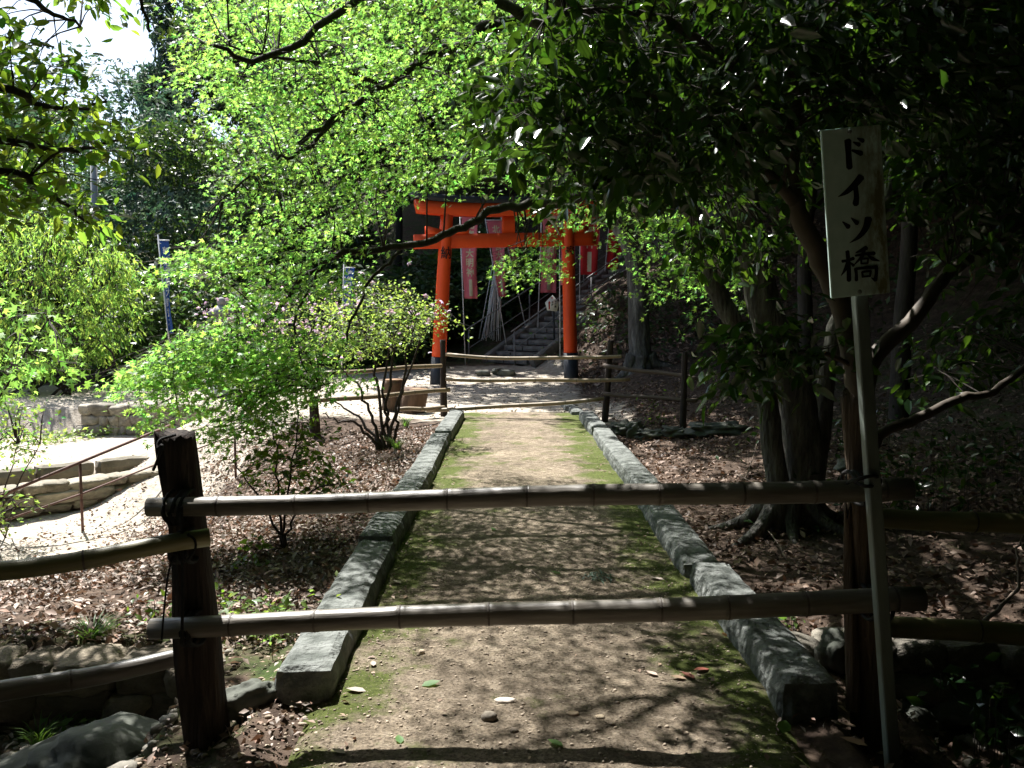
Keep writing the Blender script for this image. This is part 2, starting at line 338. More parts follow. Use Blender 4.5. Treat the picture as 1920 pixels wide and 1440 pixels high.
# the packed dirt of the bridge and of the ground in front of it
def pz(X, Y):
    return 0.004 + 0.025 * np.cos((X - .15) / 1.0 * 1.3) + .012 * wob(X, Y, 2.0, 4) + .006 * wob(X, Y, 7.0, 9) + .003 * wob(X, Y, 21, 1)
pxs = np.arange(-.88, 1.17, .03); pys = axis([(-2.5, 2.2, .2), (2.2, 7, .03), (7, 14.6, .08)])
V, F = grid(pxs, pys, lambda X, Y: np.where(Y < 14, pz(X, Y), pz(X, Y) - .05 * ss((Y - 14) / .6)))
# narrower than the kerbs' feet so the edge is hidden under them; in front of them it feathers down into the ground
e = np.minimum(V[:, 0] + .88, 1.14 - V[:, 0])
V[:, 2] -= .06 * ss((.14 - e) / .14) * ss((3.55 - V[:, 1]) / .3)
edge = np.maximum(ss((-.18 - V[:, 0]) / .62), ss((V[:, 0] - .42) / .55))
far = ss((V[:, 1] - 6) / 4)
mossw = .64 * edge + .15 * far + .12 - .35 * ss((3.0 - V[:, 1]) / .6) * ss((.7 - V[:, 0]))
tag(put('path', mk_mesh('path', V, F, M['path'], True, np.stack([mossw, mossw, mossw], -1))), kind='structure')
def PZ(x, y): return float(pz(np.array(x), np.array(y)))

# ------------------------------------------------------------------ stones
def block(size, seed, seg=(6, 3, 3), amp=.02, k=3.0):
    """a hewn stone: subdivided box with rounded, chipped edges; centred on the origin"""
    bm = bmesh.new(); bmesh.ops.create_cube(bm, size=1)
    nx, ny, nz_ = seg
    for ax, c in ((0, nx), (1, ny), (2, nz_)):
        es = [e for e in bm.edges if abs((e.verts[0].co - e.verts[1].co)[ax]) > .2 and all(abs((e.verts[0].co - e.verts[1].co)[o]) < 1e-4 for o in range(3) if o != ax)]
        if c > 1: bmesh.ops.subdivide_edges(bm, edges=es, cuts=c - 1, use_grid_fill=True)
    off = Vector((seed * 7.3, seed * 3.1, seed * 5.7))
    for v in bm.verts:
        p = Vector((v.co.x * size[0], v.co.y * size[1], v.co.z * size[2]))
        q = [abs(c) > .49 for c in v.co]
        if sum(q) >= 2: p = p - Vector([math.copysign(min(.012 + amp * .5, size[i] * .12), v.co[i]) if q[i] else 0 for i in range(3)])
        d = mnoise.noise_vector(p * k + off) + .5 * mnoise.noise_vector(p * k * 3 + off)
        v.co = p + d * amp
    me = bpy.data.meshes.new('stone'); bmesh.ops.triangulate(bm, faces=bm.faces[:]); bm.to_mesh(me); bm.free(); return me
def boulder(size, seed, sub=3, amp=.25, k=1.6, sharp=0.0):
    bm = bmesh.new(); bmesh.ops.create_icosphere(bm, subdivisions=sub, radius=1)
    off = Vector((seed * 9.1, seed * 4.3, seed * 2.2))
    for v in bm.verts:
        p = v.co.copy()
        if sharp: p = Vector([math.copysign(abs(c) ** (1 - sharp), c) for c in p])
        d = 1 + amp * mnoise.noise(p * k + off) + amp * .4 * mnoise.noise(p * k * 3 + off)
        v.co = Vector((p.x * size[0], p.y * size[1], p.z * size[2])) * d / 2
    me = bpy.data.meshes.new('rock'); bm.to_mesh(me); bm.free()
    for p_ in me.polygons: p_.use_smooth = True
    return me
def matd(me, m, col=None):
    me.materials.clear(); me.materials.append(m)
    if col is not None:
        a = me.color_attributes.new('Col', 'FLOAT_COLOR', 'POINT')
        for d in a.data: d.color = (*col, 1)
    return me

# the bridge: two kerbs of long hewn stones
br = thing('stone_bridge', (0, 3.4, 0), 'low stone bridge with rough hewn kerb stones along both sides of the dirt path', 'bridge')
def kerb(xo, xi, cuts, seed, dz):
    for i, (a, b_) in enumerate(zip(cuts[:-1], cuts[1:])):
        L = b_ - a - .028; wd = abs(xo - xi)
        me = matd(block((wd, L, .30), seed + i * 1.37, (5, max(5, int(L / (.05 if a < 7 else .12))), 4), .009, 6.0), M['kerb'])
        o = put('kerb_stone', me, br, ((xo + xi) / 2 + .012 * math.sin(i * 2.3 + seed), (a + b_) / 2 - 3.4, -.005 + dz[i % len(dz)]))
        o.rotation_euler = (0, .03 * math.sin(i * 1.9 + seed), .012 * math.sin(i * 3.1 + seed))
kerb(KL, -.77, [3.42, 5.55, 8.1, 10.9, 13.45], 1.0, [.0, .020, -.012, .010])
kerb(KR, 1.06, [3.30, 5.05, 7.3, 9.9, 11.4, 13.3], 21.0, [.0, -.022, .014, -.006])
for i, (a, b_, x0) in enumerate([(13.75, 14.5, 1.06), (14.55, 15.5, 1.0)]):
    me = matd(block((.22, b_ - a, .26), 40 + i, (3, 5, 3), .02), M['kerb']); put('kerb_stone', me, br, (x0, (a + b_) / 2 - 3.4, -.03))

def stonewall(name, label, segs, zt, zb, courses, wmin, wmax, depth, seed, face=-1, tint=(1, 1, 1)):
    """a dry stone wall: courses of uneven stones between two points, each stone a part"""
    (x0, y0), (x1, y1) = segs; L = math.hypot(x1 - x0, y1 - y0); ux, uy = (x1 - x0) / L, (y1 - y0) / L
    r = random.Random(seed); t = thing(name, ((x0 + x1) / 2, (y0 + y1) / 2, zb), label, 'stone wall')
    h = (zt - zb) / courses; ang = math.atan2(uy, ux)
    bases = [boulder((1.12, 1.12, 1.12), seed + k, 3, .26, 1.5, .52) for k in range(9)]
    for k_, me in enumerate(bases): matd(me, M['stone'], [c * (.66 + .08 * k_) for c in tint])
    for c in range(courses):
        s = -r.uniform(0, wmax * .5)
        while s < L:
            wd = r.uniform(wmin, wmax); hh = h * r.uniform(.85, 1.2); m = s + wd / 2
            if m > L: break
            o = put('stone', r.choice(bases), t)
            o.scale = (wd * 1.0, depth * r.uniform(.85, 1.1), hh * 1.02)
            o.location = (x0 + ux * m - t.location.x + r.uniform(-.02, .02) * uy, y0 + uy * m - t.location.y + r.uniform(-.025, .025), (c + .5) * h + r.uniform(-.01, .01))
            o.rotation_euler = (r.uniform(-.07, .07), r.uniform(-.08, .08), ang + r.uniform(-.06, .06) + r.choice([0, PI]))
            s += wd * .985
    return t
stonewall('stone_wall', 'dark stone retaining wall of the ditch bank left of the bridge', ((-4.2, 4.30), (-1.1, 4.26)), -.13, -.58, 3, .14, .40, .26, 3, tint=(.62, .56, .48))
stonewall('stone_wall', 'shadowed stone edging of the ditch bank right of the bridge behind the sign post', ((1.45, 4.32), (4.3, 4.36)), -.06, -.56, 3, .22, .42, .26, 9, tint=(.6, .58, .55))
stonewall('stone_wall', 'pale rubble retaining wall below the yellow green bush across the lower path', ((-7.55, 15.1), (-5.25, 15.0)), .06, -.66, 4, .14, .40, .30, 5, tint=(1.0, .97, .92))
stonewall('stone_wall', 'lower row of flat step stones edging the sunny slope by the handrail', ((-7.0, 9.95), (-4.75, 12.0)), -.52, -.90, 3, .16, .55, .34, 8, tint=(1, .96, .86))
st = thing('stone_kerb', (-5.6, 11.9, -.5), 'long pale stone edge of the lower path above the step stones', 'kerb')
for i in range(4):
    a0, a1 = i / 4, (i + 1) / 4; p0 = np.array([-6.9, 10.75]); p1 = np.array([-4.7, 12.75]); c = p0 + (p1 - p0) * (a0 + a1) / 2
    o = put('edge_stone', matd(block((np.linalg.norm(p1 - p0) / 4 - .015, .26, .2), 60 + i, (7, 3, 2), .03), M['stone'], (.66, .63, .56)), st, (c[0] + 5.6, c[1] - 11.9, .02))
    o.rotation_euler = (0, 0, math.atan2(*(p1 - p0)[::-1]))

ROCKS = [  # px, py, distance, size, label
    (240, 1405, 3.55, (.60, .75, .34), 'large angular mossy rock in the ditch at the lower left', 1, .25),
    (170, 1432, 3.45, (.22, .25, .12), 'small grey rock in front of the large angular rock', 2, .2),
    (60, 1440, 3.72, (.75, .35, .14), 'flat grey slab on the pebbly ditch bed at the bottom left corner', 3, .3),
    (472, 1318, 3.45, (.13, .22, .16), 'small pale rock leaning against the left kerb end', 4, .2),
    (1572, 1260, 4.1, (.20, .22, .22), 'rounded dark rock beside the right kerb behind the post', 5, .1),
    (1715, 1258, 4.12, (.24, .22, .20), 'grey boulder on the ditch edge right of the sign post', 6, .1),
    (1790, 1240, 4.25, (.42, .3, .22), 'broad dark boulder on the ditch edge at the right', 7, .1),
    (1585, 862, 8.6, (.22, .2, .16), 'pale rounded rock on the leafy slope between trunk and brown post', 8, 0),
    (1425, 965, 6.6, (.14, .1, .12), 'small pale stone at the foot of the twin trunk tree', 9, .3),
    (905, 860, 9, None, '', 0, 0),
    (935, 690, 22.4, (.60, .35, .18), 'flat stone before the staircase, middle of the three', 11, .2),
    (950, 690, 22.2, (.5, .4, .18), '', 0, 0),
]
for px_, py_, Y, size, lab, sd, sh in ROCKS:
    if not lab: continue
    p = P(px_, py_, Y); z = float(H(p[0], p[1])); o = put('rock', matd(boulder(size, sd, 4, .30, 1.7, sh), M['rock']), None, (p[0], p[1], z + size[2] * .28))
    o.rotation_euler = (.1, .15, sd * 1.3); tag(o, lab, 'rock')
for px_, lab, sd, sz in [(906, 'small flat stone before the staircase, leftmost of the three', 31, (.40, .3, .16)), (950, 'pale flat stone before the staircase, rightmost of the three', 33, (.46, .36, .2))]:
    p = P(px_, 690, 22.1); o = put('rock', matd(boulder(sz, sd, 3, .2, 1.5, .25), M['rock']), None, (p[0], p[1], float(H(p[0], p[1])) + sz[2] * .3)); tag(o, lab, 'rock')
# dark stones in a line along the foot of the slope right of the far fence
for i, (px_, py_, sz) in enumerate([(1165, 785, (.34, .3, .22)), (1190, 782, (.26, .24, .26)), (1220, 790, (.4, .3, .16)), (1265, 798, (.34, .3, .16)), (1345, 818, (.8, .35, .2))]):
    p = P(px_, py_, 12.2 - i * .12); o = put('rock', matd(boulder(sz, 50 + i, 4, .55, 2.2, .3), M['rock']), None, (p[0], p[1], float(H(p[0], p[1])) + sz[2] * .3))
    tag(o, ['dark squat rock just right of the far fence post', 'upright dark rock second from the far fence post', 'low dark rock third from the far fence post', 'low dark rock at the foot of the last far fence post', 'long dark stone on the slope right of the far fence'][i], 'rock')

# ------------------------------------------------------------------ fences
def rail(fence, a, b_, r0, r1, m, nodes=0, sag=0.0, seed=0, n=14, bend=.006):
    a = np.array(a, float); b_ = np.array(b_, float); L = np.linalg.norm(b_ - a); r = random.Random(seed)
    ts = [0.0]; 
    while nodes and ts[-1] < 1: ts.append(ts[-1] + nodes / L * r.uniform(.85, 1.15))
    nod = [t for t in ts[1:] if t < .985]
    samp = sorted(set([0, 1] + list(np.linspace(0, 1, 13)) + [t + d for t in nod for d in (-.02 / L, -.008 / L, 0, .008 / L, .02 / L)]))
    samp = [s for s in samp if 0 <= s <= 1]
    pts = []; rad = []
    for s in samp:
        p = a + (b_ - a) * s; p[2] -= sag * 4 * s * (1 - s); p[2] += bend * math.sin(s * 9 + seed) ; p[1] += bend * math.sin(s * 7 + seed * 2)
        q = 1.0
        for t in nod:
            dd = abs(s - t) * L
            if dd < .004: q = .97
            elif dd < .012: q = 1.055
        pts.append(p); rad.append((r0 + (r1 - r0) * s) * q)
    mb = MB(); mb.tube(pts, rad, n)
    # own frame: x along the rail, so the grain runs along it
    o = mb.build('rail', m, fence, True, loc=(a + b_) / 2)
    d = (b_ - a) / L; q = Vector((1, 0, 0)).rotation_difference(Vector(d)); o.rotation_mode = 'QUATERNION'
    Mx = np.array(q.to_matrix()); co = np.empty(len(o.data.vertices) * 3, np.float32); o.data.vertices.foreach_get('co', co)
    o.data.vertices.foreach_set('co', (co.reshape(-1, 3) @ Mx).astype(np.float32).ravel()); o.data.update(); o.rotation_quaternion = q
    for t in nod:
        rr = (r0 + (r1 - r0) * t)
        i = min(range(len(samp)), key=lambda k: abs(samp[k] - t)); loc = (pts[i] - (a + b_) / 2) @ Mx
        g = MB(); g.tube([loc - [.004, 0, 0], loc, loc + [.004, 0, 0]], [rr * 1.045, rr * 1.07, rr * 1.045], n, cap=False)
        put('node_ring', mk_mesh('node_ring', np.concatenate(g.V), np.concatenate(g.F), M['ring'], True), o)
    return o
def post(fence, base, top, r0, r1, m, seed=0, rough=.10, n=16, slant=.04):
    base = np.array(base, float); top = np.array(top, float); k = 26; pts = []; V = []
    for i in range(k + 1):
        t = i / k; c = base + (top - base) * t
        for j in range(n):
            th = j * 2 * PI / n; q = Vector((math.cos(th) * 1.5, math.sin(th) * 1.5, t * 2.2 + seed * 3))
            f = 1 + rough * 1.4 * mnoise.noise(q) + rough * .9 * mnoise.noise(Vector((q.x * 3, q.y * 3, q.z * .7)))
            rr = (r0 + (r1 - r0) * t) * f
            dz = (slant * mnoise.noise(Vector((math.cos(th) * 2, math.sin(th) * 2, seed * 5.0)))) if i == k else 0
            V.append(c + np.array([rr * math.cos(th), rr * math.sin(th), dz]))
    V.append(top - [0, 0, .012]); i = np.arange(k)[:, None] * n; j = np.arange(n)[None, :]; j2 = (j + 1) % n
    F = np.stack([i + j, i + j2, i + n + j2, i + n + j], -1).reshape(-1, 4)
    T = np.concatenate([F[:, [0, 1, 2]], F[:, [0, 2, 3]]] + [np.stack([k * n + np.arange(n), k * n + (np.arange(n) + 1) % n, np.full(n, (k + 1) * n)], -1)])
    mb = MB(); mb.add(np.array(V), T); return mb.build('post', m, fence, False, loc=base)
def tie(fence, c, rx, rz, r=.0085, turns=3, seed=0):
    """a rope wound round post and rail"""
    rr = random.Random(seed); pts = []
    for i in range(turns * 16 + 1):
        a = i / 16 * 2 * PI; pts.append(np.array(c) + [rx * 0.25 * math.sin(a * .5 + seed) + .012 * (i / 16 - turns / 2), -rx * math.cos(a), rz * math.sin(a)])
    mb = MB(); mb.tube(pts, r, 5); return mb.build('rope', M['rope'], fence, True)
def cord(fence, pts, r=.005, name='rope'):
    mb = MB(); mb.tube(smoothline(pts, 5), r, 5); return mb.build(name, M['rope'], fence, True)

nf = thing('bamboo_fence', (0, 3.25, 0), 'near bamboo rail fence closing off the bridge, with charred left post', 'fence')
pl0, pl1 = P(392, 1392, 3.34), P(328, 812, 3.34); pl0[2] -= .12
post(nf, pl0, pl1, .088, .072, M['post'], 1.0, .30, 22)
pr0, pr1 = P(1648, 1380, 3.36), P(1604, 745, 3.36); pr0[2] -= .12
o = post(nf, pr0, pr1, .088, .052, M['post_brown'], 4.0, .22, slant=.12); o['label'] = 'split weathered brown post'
# second splinter of the right post
post(nf, P(1600, 1330, 3.33), P(1590, 950, 3.33), .030, .014, M['post_brown'], 6.0, .3, 10, slant=.08)
rail(nf, P(278, 951, 3.20), P(1708, 915, 3.20), .037, .044, M['bamboo'], .29, seed=3)
rail(nf, P(284, 1176, 3.20), P(1728, 1124, 3.20), .040, .047, M['bamboo'], .30, seed=5)
rail(nf, P(392, 1010, 3.19), P(-260, 1112, 2.75), .035, .034, M['bamboo_green'], .45, seed=7)
rail(nf, P(365, 1228, 3.47), P(-260, 1350, 2.95), .037, .042, M['bamboo'], .5, seed=8)
rail(nf, P(1600, 967, 3.50), P(2150, 998, 3.45), .042, .042, M['bamboo_green'], .5, seed=9)
rail(nf, P(1600, 1168, 3.50), P(2150, 1208, 3.45), .045, .045, M['bamboo_green'], .5, seed=10)
post(nf, (2.68, 3.4, -.6), (2.66, 3.4, 1.1), .07, .06, M['post'], 8.0, .15)
a = P(-260, 1112, 2.75); post(nf, (a[0] + .1, a[1] + .12, -.5), (a[0] + .1, a[1] + .12, 1.1), .075, .065, M['post'], 9.0, .15)
for c, s in ((P(340, 950, 3.26), 1), (P(352, 1022, 3.26), 2), (P(366, 1176, 3.26), 3), (P(1612, 915, 3.27), 4), (P(1632, 1128, 3.27), 5)): tie(nf, c, .105, .062, seed=s)
cord(nf, [P(330, 815, 3.25), P(300, 825, 3.22), P(296, 840, 3.2), P(304, 835, 3.19), P(296, 860, 3.19), P(287, 882, 3.2)], .006)
cord(nf, [P(340, 950, 3.15), P(342, 1010, 3.15), P(343, 1100, 3.155), P(341, 1200, 3.14)], .006)
cord(nf, [P(325, 1042, 3.16), P(315, 1080, 3.16), P(308, 1140, 3.15), P(303, 1200, 3.15)], .004)
cord(nf, [P(352, 1002, 3.14), P(365, 1012, 3.13), P(366, 1030, 3.13), P(352, 1050, 3.14)], .005)

ff = thing('bamboo_fence', (0, 13.4, 0), 'far bamboo rail fence across the path in front of the red gate', 'fence')
f0, f1 = G(592, 818), np.array([-1.13, 13.75, 0]); f2 = np.array([1.47, 13.2, -.02]); f3 = G(1281, 806)
def fpost(pbx, py0, py1, Y, r, sd, m='post'):
    a, b_ = P(pbx[0], py0, Y), P(pbx[1], py1, Y); a[2] -= .1; post(ff, a, b_, r, r * .8, M[m], sd, .13, 12)
fpost((833, 830), 782, 637, 13.75, .058, 11); fpost((1133, 1145), 792, 638, 13.2, .058, 12); fpost((1280, 1284), 808, 660, f3[1], .05, 13)
fpost((592, 588), 822, 742, f0[1], .075, 14)
Y1, Y2, Y3, Y0 = 13.62, 13.08, f3[1] - .1, f0[1] - .12
for (a, ya, b_, yb, r, m, nod, sg, sd) in [
    ((836, 665), Y1, (1166, 667), Y2, .036, 'bamboo_pale', .34, .05, 21), ((836, 711), Y1, (1182, 711), Y2, .040, 'bamboo_pale', .36, .02, 22),
    ((800, 769), Y1, (1133, 748), Y2, .042, 'bamboo_pale', .36, .02, 23), ((828, 685), Y1, (604, 701), Y0, .042, 'bamboo_pale', .3, .0, 24),
    ((843, 731), Y1, (570, 754), Y0, .045, 'bamboo_pale', .3, .0, 25), ((838, 765), Y1, (742, 768), Y1 - .2, .045, 'bamboo_pale', .4, 0, 26),
    ((1132, 686), Y2 - .06, (1312, 709), Y3, .040, 'bamboo_dark', 0, 0, 27), ((1132, 738), Y2 - .06, (1306, 750), Y3, .040, 'bamboo_dark', 0, .01, 28)]:
    rail(ff, P(*a, ya), P(*b_, yb), r * .78, r * .74, M[m], nod, sg, sd, 10, .008)

# ------------------------------------------------------------------ the sign of the bridge
sg = thing('sign_post', (1.39, 3.06, 0), 'tall stained white sign board with black Japanese lettering on a grey square post', 'sign')
b0 = P(1672, 1415, 3.06); b1 = P(1609, 520, 3.06); d = b1 - b0; b0 = b0 - d / np.linalg.norm(d) * .15
def sqpost(a, b_, wd, name, m, par):
    d = np.array(b_) - np.array(a); L = np.linalg.norm(d); me = bpy.data.meshes.new(name); bm = bmesh.new(); bmesh.ops.create_cube(bm, size=1)
    for v in bm.verts: v.co = Vector((v.co.x * wd, v.co.y * wd, v.co.z * L))
    bmesh.ops.bevel(bm, geom=bm.edges[:], offset=.004, segments=1, affect='EDGES'); bm.to_mesh(me); bm.free(); me.materials.append(m)
    o = put(name, me, par, (np.array(a) + b_) / 2 - np.array(par.location)); o.rotation_mode = 'QUATERNION'
    o.rotation_quaternion = Vector((0, 0, 1)).rotation_difference(Vector(d)); return o
sqpost(b0, b1, .046, 'post', M['signpost'], sg)
YB = 3.018
TL, TR, BR, BL = [P(px_, py_, YB) for px_, py_ in ((1540, 245), (1648, 233), (1670, 551), (1556, 558))]
cen = (TL + TR + BR + BL) / 4; ux = ((TR - TL) + (BR - BL)) / 2; uz = ((TL - BL) + (TR - BR)) / 2
BW, BH = np.linalg.norm(ux), np.linalg.norm(uz); ang = math.atan2(-(uz[0]), uz[2])
bm = bmesh.new(); bmesh.ops.create_cube(bm, size=1)
for v in bm.verts: v.co = Vector((v.co.x * BW, v.co.y * .014, v.co.z * BH))
bmesh.ops.bevel(bm, geom=bm.edges[:], offset=.003, segments=2, affect='EDGES')
me = bpy.data.meshes.new('board'); bm.to_mesh(me); bm.free(); me.materials.append(M['board'])
bd = put('board', me, sg, cen - np.array(sg.location)); bd.rotation_euler = (0, -ang, 0)
sh = (TR - TL)[2] - (ux[2])      # the board hangs a little crooked: shear is left out
ZT = [(-87, 65), (393, 12), (478, 1400), (-17, 1432)]
cz = np.mean(ZT, 0); eu = ((np.array(ZT[1]) - ZT[0]) + (np.array(ZT[2]) - ZT[3])) / 2; ev = ((np.array(ZT[0]) - ZT[3]) + (np.array(ZT[1]) - ZT[2])) / 2
inv = np.linalg.inv(np.array([eu, ev]).T)
def zb(p): s = inv @ (np.array(p, float) - cz); return s[0] * BW, s[1] * BH
def stroke(pts, ws, lift):
    pts = smoothline(np.array(pts, float), 5) if len(pts) > 2 else np.array([pts[0] + (np.array(pts[1]) - pts[0]) * t for t in np.linspace(0, 1, 7)], float)
    ws = np.interp(np.linspace(0, 1, len(pts)), np.linspace(0, 1, len(ws)), ws)
    t = np.gradient(pts, axis=0); t /= np.linalg.norm(t, axis=1)[:, None]; nrm = np.stack([-t[:, 1], t[:, 0]], -1)
    A = pts + nrm * ws[:, None] / 2; B = pts - nrm * ws[:, None] / 2
    out = list(A) + [pts[-1] + t[-1] * ws[-1] * .35 + nrm[-1] * ws[-1] * .2, pts[-1] + t[-1] * ws[-1] * .3 - nrm[-1] * ws[-1] * .25] + list(B[::-1]) + [pts[0] - t[0] * ws[0] * .25 - nrm[0] * ws[0] * .2, pts[0] - t[0] * ws[0] * .12 + nrm[0] * ws[0] * .3]
    V = [(*zb(p), 0) for p in out]; V = np.array([[a, -.0075 - lift, b_] for a, b_, _ in V]); c = V.mean(0)
    # ribbon triangles
    m = len(pts); F = []
    for i in range(m - 1): F += [[i, i + 1, 2 * m + 1 - i - 1 + 0], [i + 1, 2 * m + 1 - i - 1, 2 * m + 1 - i]][:0]
    idxA = list(range(m)); idxB = [2 * m + 1 - i for i in range(m)]
    for i in range(m - 1): F += [[idxA[i], idxB[i], idxA[i + 1]], [idxA[i + 1], idxB[i], idxB[i + 1]]]
    F += [[m - 1, idxB[m - 1], m], [m, idxB[m - 1], m + 1], [0, 2 * m + 3, idxB[0]], [2 * m + 3, 2 * m + 2, idxB[0]]]
    return V, F
CH = [[([(126, 145), (132, 260), (139, 365)], (50, 42, 46)), ([(160, 226), (235, 252)], (16, 40)), ([(170, 160), (218, 182)], (10, 34)), ([(204, 130), (250, 150)], (12, 34))],
      [([(236, 440), (185, 500), (115, 563), (45, 603)], (52, 48, 34, 5)), ([(186, 520), (195, 600), (188, 662)], (36, 38, 46))],
      [([(80, 806), (128, 848)], (8, 38)), ([(150, 775), (200, 818)], (8, 38)), ([(294, 778), (268, 862), (212, 932), (137, 981)], (54, 46, 30, 4))],
      [([(74, 1132), (120, 1124), (168, 1108)], (22, 18, 26)), ([(118, 1048), (128, 1160), (130, 1288)], (30, 30, 34)), ([(118, 1140), (98, 1200), (66, 1248)], (22, 24, 6)), ([(142, 1142), (168, 1166)], (10, 24)),
       ([(276, 1020), (232, 1044), (188, 1060)], (34, 26, 8)), ([(184, 1086), (262, 1072), (340, 1066)], (16, 20, 28)), ([(258, 1030), (238, 1090), (168, 1166)], (24, 26, 6)), ([(285, 1080), (325, 1112), (382, 1130)], (12, 28, 8)),
       ([(230, 1112), (232, 1152)], (14, 14)), ([(230, 1114), (288, 1108)], (13, 14)), ([(288, 1108), (284, 1150)], (14, 14)), ([(232, 1152), (284, 1148)], (12, 12)),
       ([(184, 1190), (190, 1240), (190, 1288)], (26, 22, 26)), ([(184, 1196), (270, 1184), (358, 1180)], (18, 20, 28)), ([(356, 1184), (354, 1240), (346, 1288)], (26, 24, 30)), ([(346, 1290), (312, 1268)], (24, 5)),
       ([(238, 1218), (242, 1262)], (16, 16)), ([(238, 1220), (308, 1212)], (14, 16)), ([(308, 1212), (302, 1256)], (16, 14)), ([(240, 1260), (304, 1254)], (14, 14))]]
for ci, strokes in enumerate(CH):
    mb = MB()
    for k, (pts, ws) in enumerate(strokes): mb.add(*stroke(pts, np.array(ws) * 1.14, .0004 + .00012 * k))
    put('character', mk_mesh('character', np.concatenate(mb.V), np.concatenate(mb.F), M['ink']), bd)
for (bx, by) in ((140, 76), (218, 1384)):
    u, v = zb((bx, by)); me = matd(boulder((.016, .012, .016), 1, 2, 0), M['signpost']); put('bolt', me, bd, (u, -.009, v))
cord(sg, [P(1588, 905, 3.14), P(1610, 898, 3.03), P(1640, 892, 3.03), P(1650, 905, 3.08), P(1625, 912, 3.03), P(1596, 900, 3.12)], .007)
# ------------------------------------------------------------------ lettering from the built-in font
_glyph = {}
def glyph(ch, bold=.02):
    """triangles of one character in a unit cell (x, y in -.5 .. .5)"""
    if (ch, bold) in _glyph: return _glyph[(ch, bold)]
    cu = bpy.data.curves.new('t', 'FONT'); cu.body = ch; cu.size = 1; cu.offset = bold; cu.resolution_u = 2; cu.fill_mode = 'FRONT'
    ob = bpy.data.objects.new('t', cu); COL.objects.link(ob); dg = bpy.context.evaluated_depsgraph_get()
    me = bpy.data.meshes.new_from_object(ob.evaluated_get(dg)); me.calc_loop_triangles()
    V = np.array([v.co[:] for v in me.vertices]).reshape(-1, 3); F = np.array([t.vertices[:] for t in me.loop_triangles]).reshape(-1, 3)
    bpy.data.objects.remove(ob); bpy.data.curves.remove(cu); bpy.data.meshes.remove(me)
    if len(V):
        lo, hi = V.min(0), V.max(0); V = (V - (lo + hi) / 2) / max((hi - lo)[:2].max(), 1e-6)
    _glyph[(ch, bold)] = (V[:, :2] if len(V) else np.zeros((0, 2)), F); return _glyph[(ch, bold)]

# ------------------------------------------------------------------ torii gate
tl, tr = P(820, 722, 20.6), P(1071, 708, 21.4)
tl[2] = float(H(tl[0], tl[1])); tr[2] = float(H(tr[0], tr[1]))
tlt, trt = P(838, 402, 20.6), P(1064, 400, 21.4)
tg = thing('torii_gate', (tl + tr) / 2, 'vermilion wooden torii gate with black roof beam and black feet', 'gate')
ax = (trt - tlt); ax[2] = 0; AXL = np.linalg.norm(ax); ax /= AXL; nrm = np.array([ax[1], -ax[0], 0])   # towards the camera
for base, top, txt in ((tl, tlt, '納'), (tr, trt, '奉')):
    b_ = base.copy(); b_[2] -= .15; mb = MB(); k = np.linspace(0, 1, 12)
    spl = .68
    o = MB().tube([base + (top - base) * t for t in np.linspace(spl / 4.2, 1.0, 10)], np.linspace(.172, .152, 10), 28).build('pillar', M['vermilion'], tg, True, loc=base)
    MB().tube([b_, base, base + (top - base) * (spl / 4.2)], [.182, .182, .180], 28).build('pillar_foot', M['toriiblack'], tg, True, loc=base)
    V, F = glyph(txt, .012); c = base + (top - base) * (.775 if txt == '納' else .77)
    if len(V):
        th = V[:, 0] * .25 / .16; R = .174
        q = np.stack([c[0] + R * (np.sin(th) * ax[0] + np.cos(th) * nrm[0]), c[1] + R * (np.sin(th) * ax[1] + np.cos(th) * nrm[1]), c[2] + V[:, 1] * .29], -1)
        me = mk_mesh('character', q - base, F, M['ink']); put('character', me, o)
def beam(name, s0, s1, z0, z1, dep, m, up=0.0, flare=0.0, cant=0.0, off=0.0):
    """a beam along the gate between s0 and s1 (metres from the left pillar), ends curved up and slanted"""
    n = 24; V = []
    for i in range(n + 1):
        t = i / n; s = s0 + (s1 - s0) * t; e = (2 * t - 1); lift = up * abs(e) ** 3.0
        base = tlt + (trt - tlt) * (s / AXL); fl = flare * e
        for (dz, dd) in ((z0, -dep), (z0, dep), (z1, dep), (z1, -dep)):
            p = base + ax * (fl * (1 if dz == z1 else 0) * (abs(e) > .9)) + nrm * (dd + off); V.append([p[0], p[1], base[2] + dz + lift])
    V = np.array(V); i = np.arange(n)[:, None] * 4; j = np.arange(4)[None, :]; j2 = (j + 1) % 4
    F = np.stack([i + j, i + j2, i + 4 + j2, i + 4 + j], -1).reshape(-1, 4); F = np.concatenate([F, [[0, 3, 2, 1]], [[4 * n, 4 * n + 1, 4 * n + 2, 4 * n + 3]]])
    return MB().add(V, F).build(name, m, tg)
beam('lintel', -.72, AXL + .86, -.06, .24, .15, M['vermilion'], .10, .06)
beam('roof_beam', -.80, AXL + .94, .243, .40, .20, M['toriiblack'], .13, .10)
beam('tie_beam', -.80, AXL + .74, -.80, -.47, .085, M['vermilion'])
beam('centre_strut', AXL / 2 - .15, AXL / 2 + .15, -.467, -.064, .07, M['vermilion'])
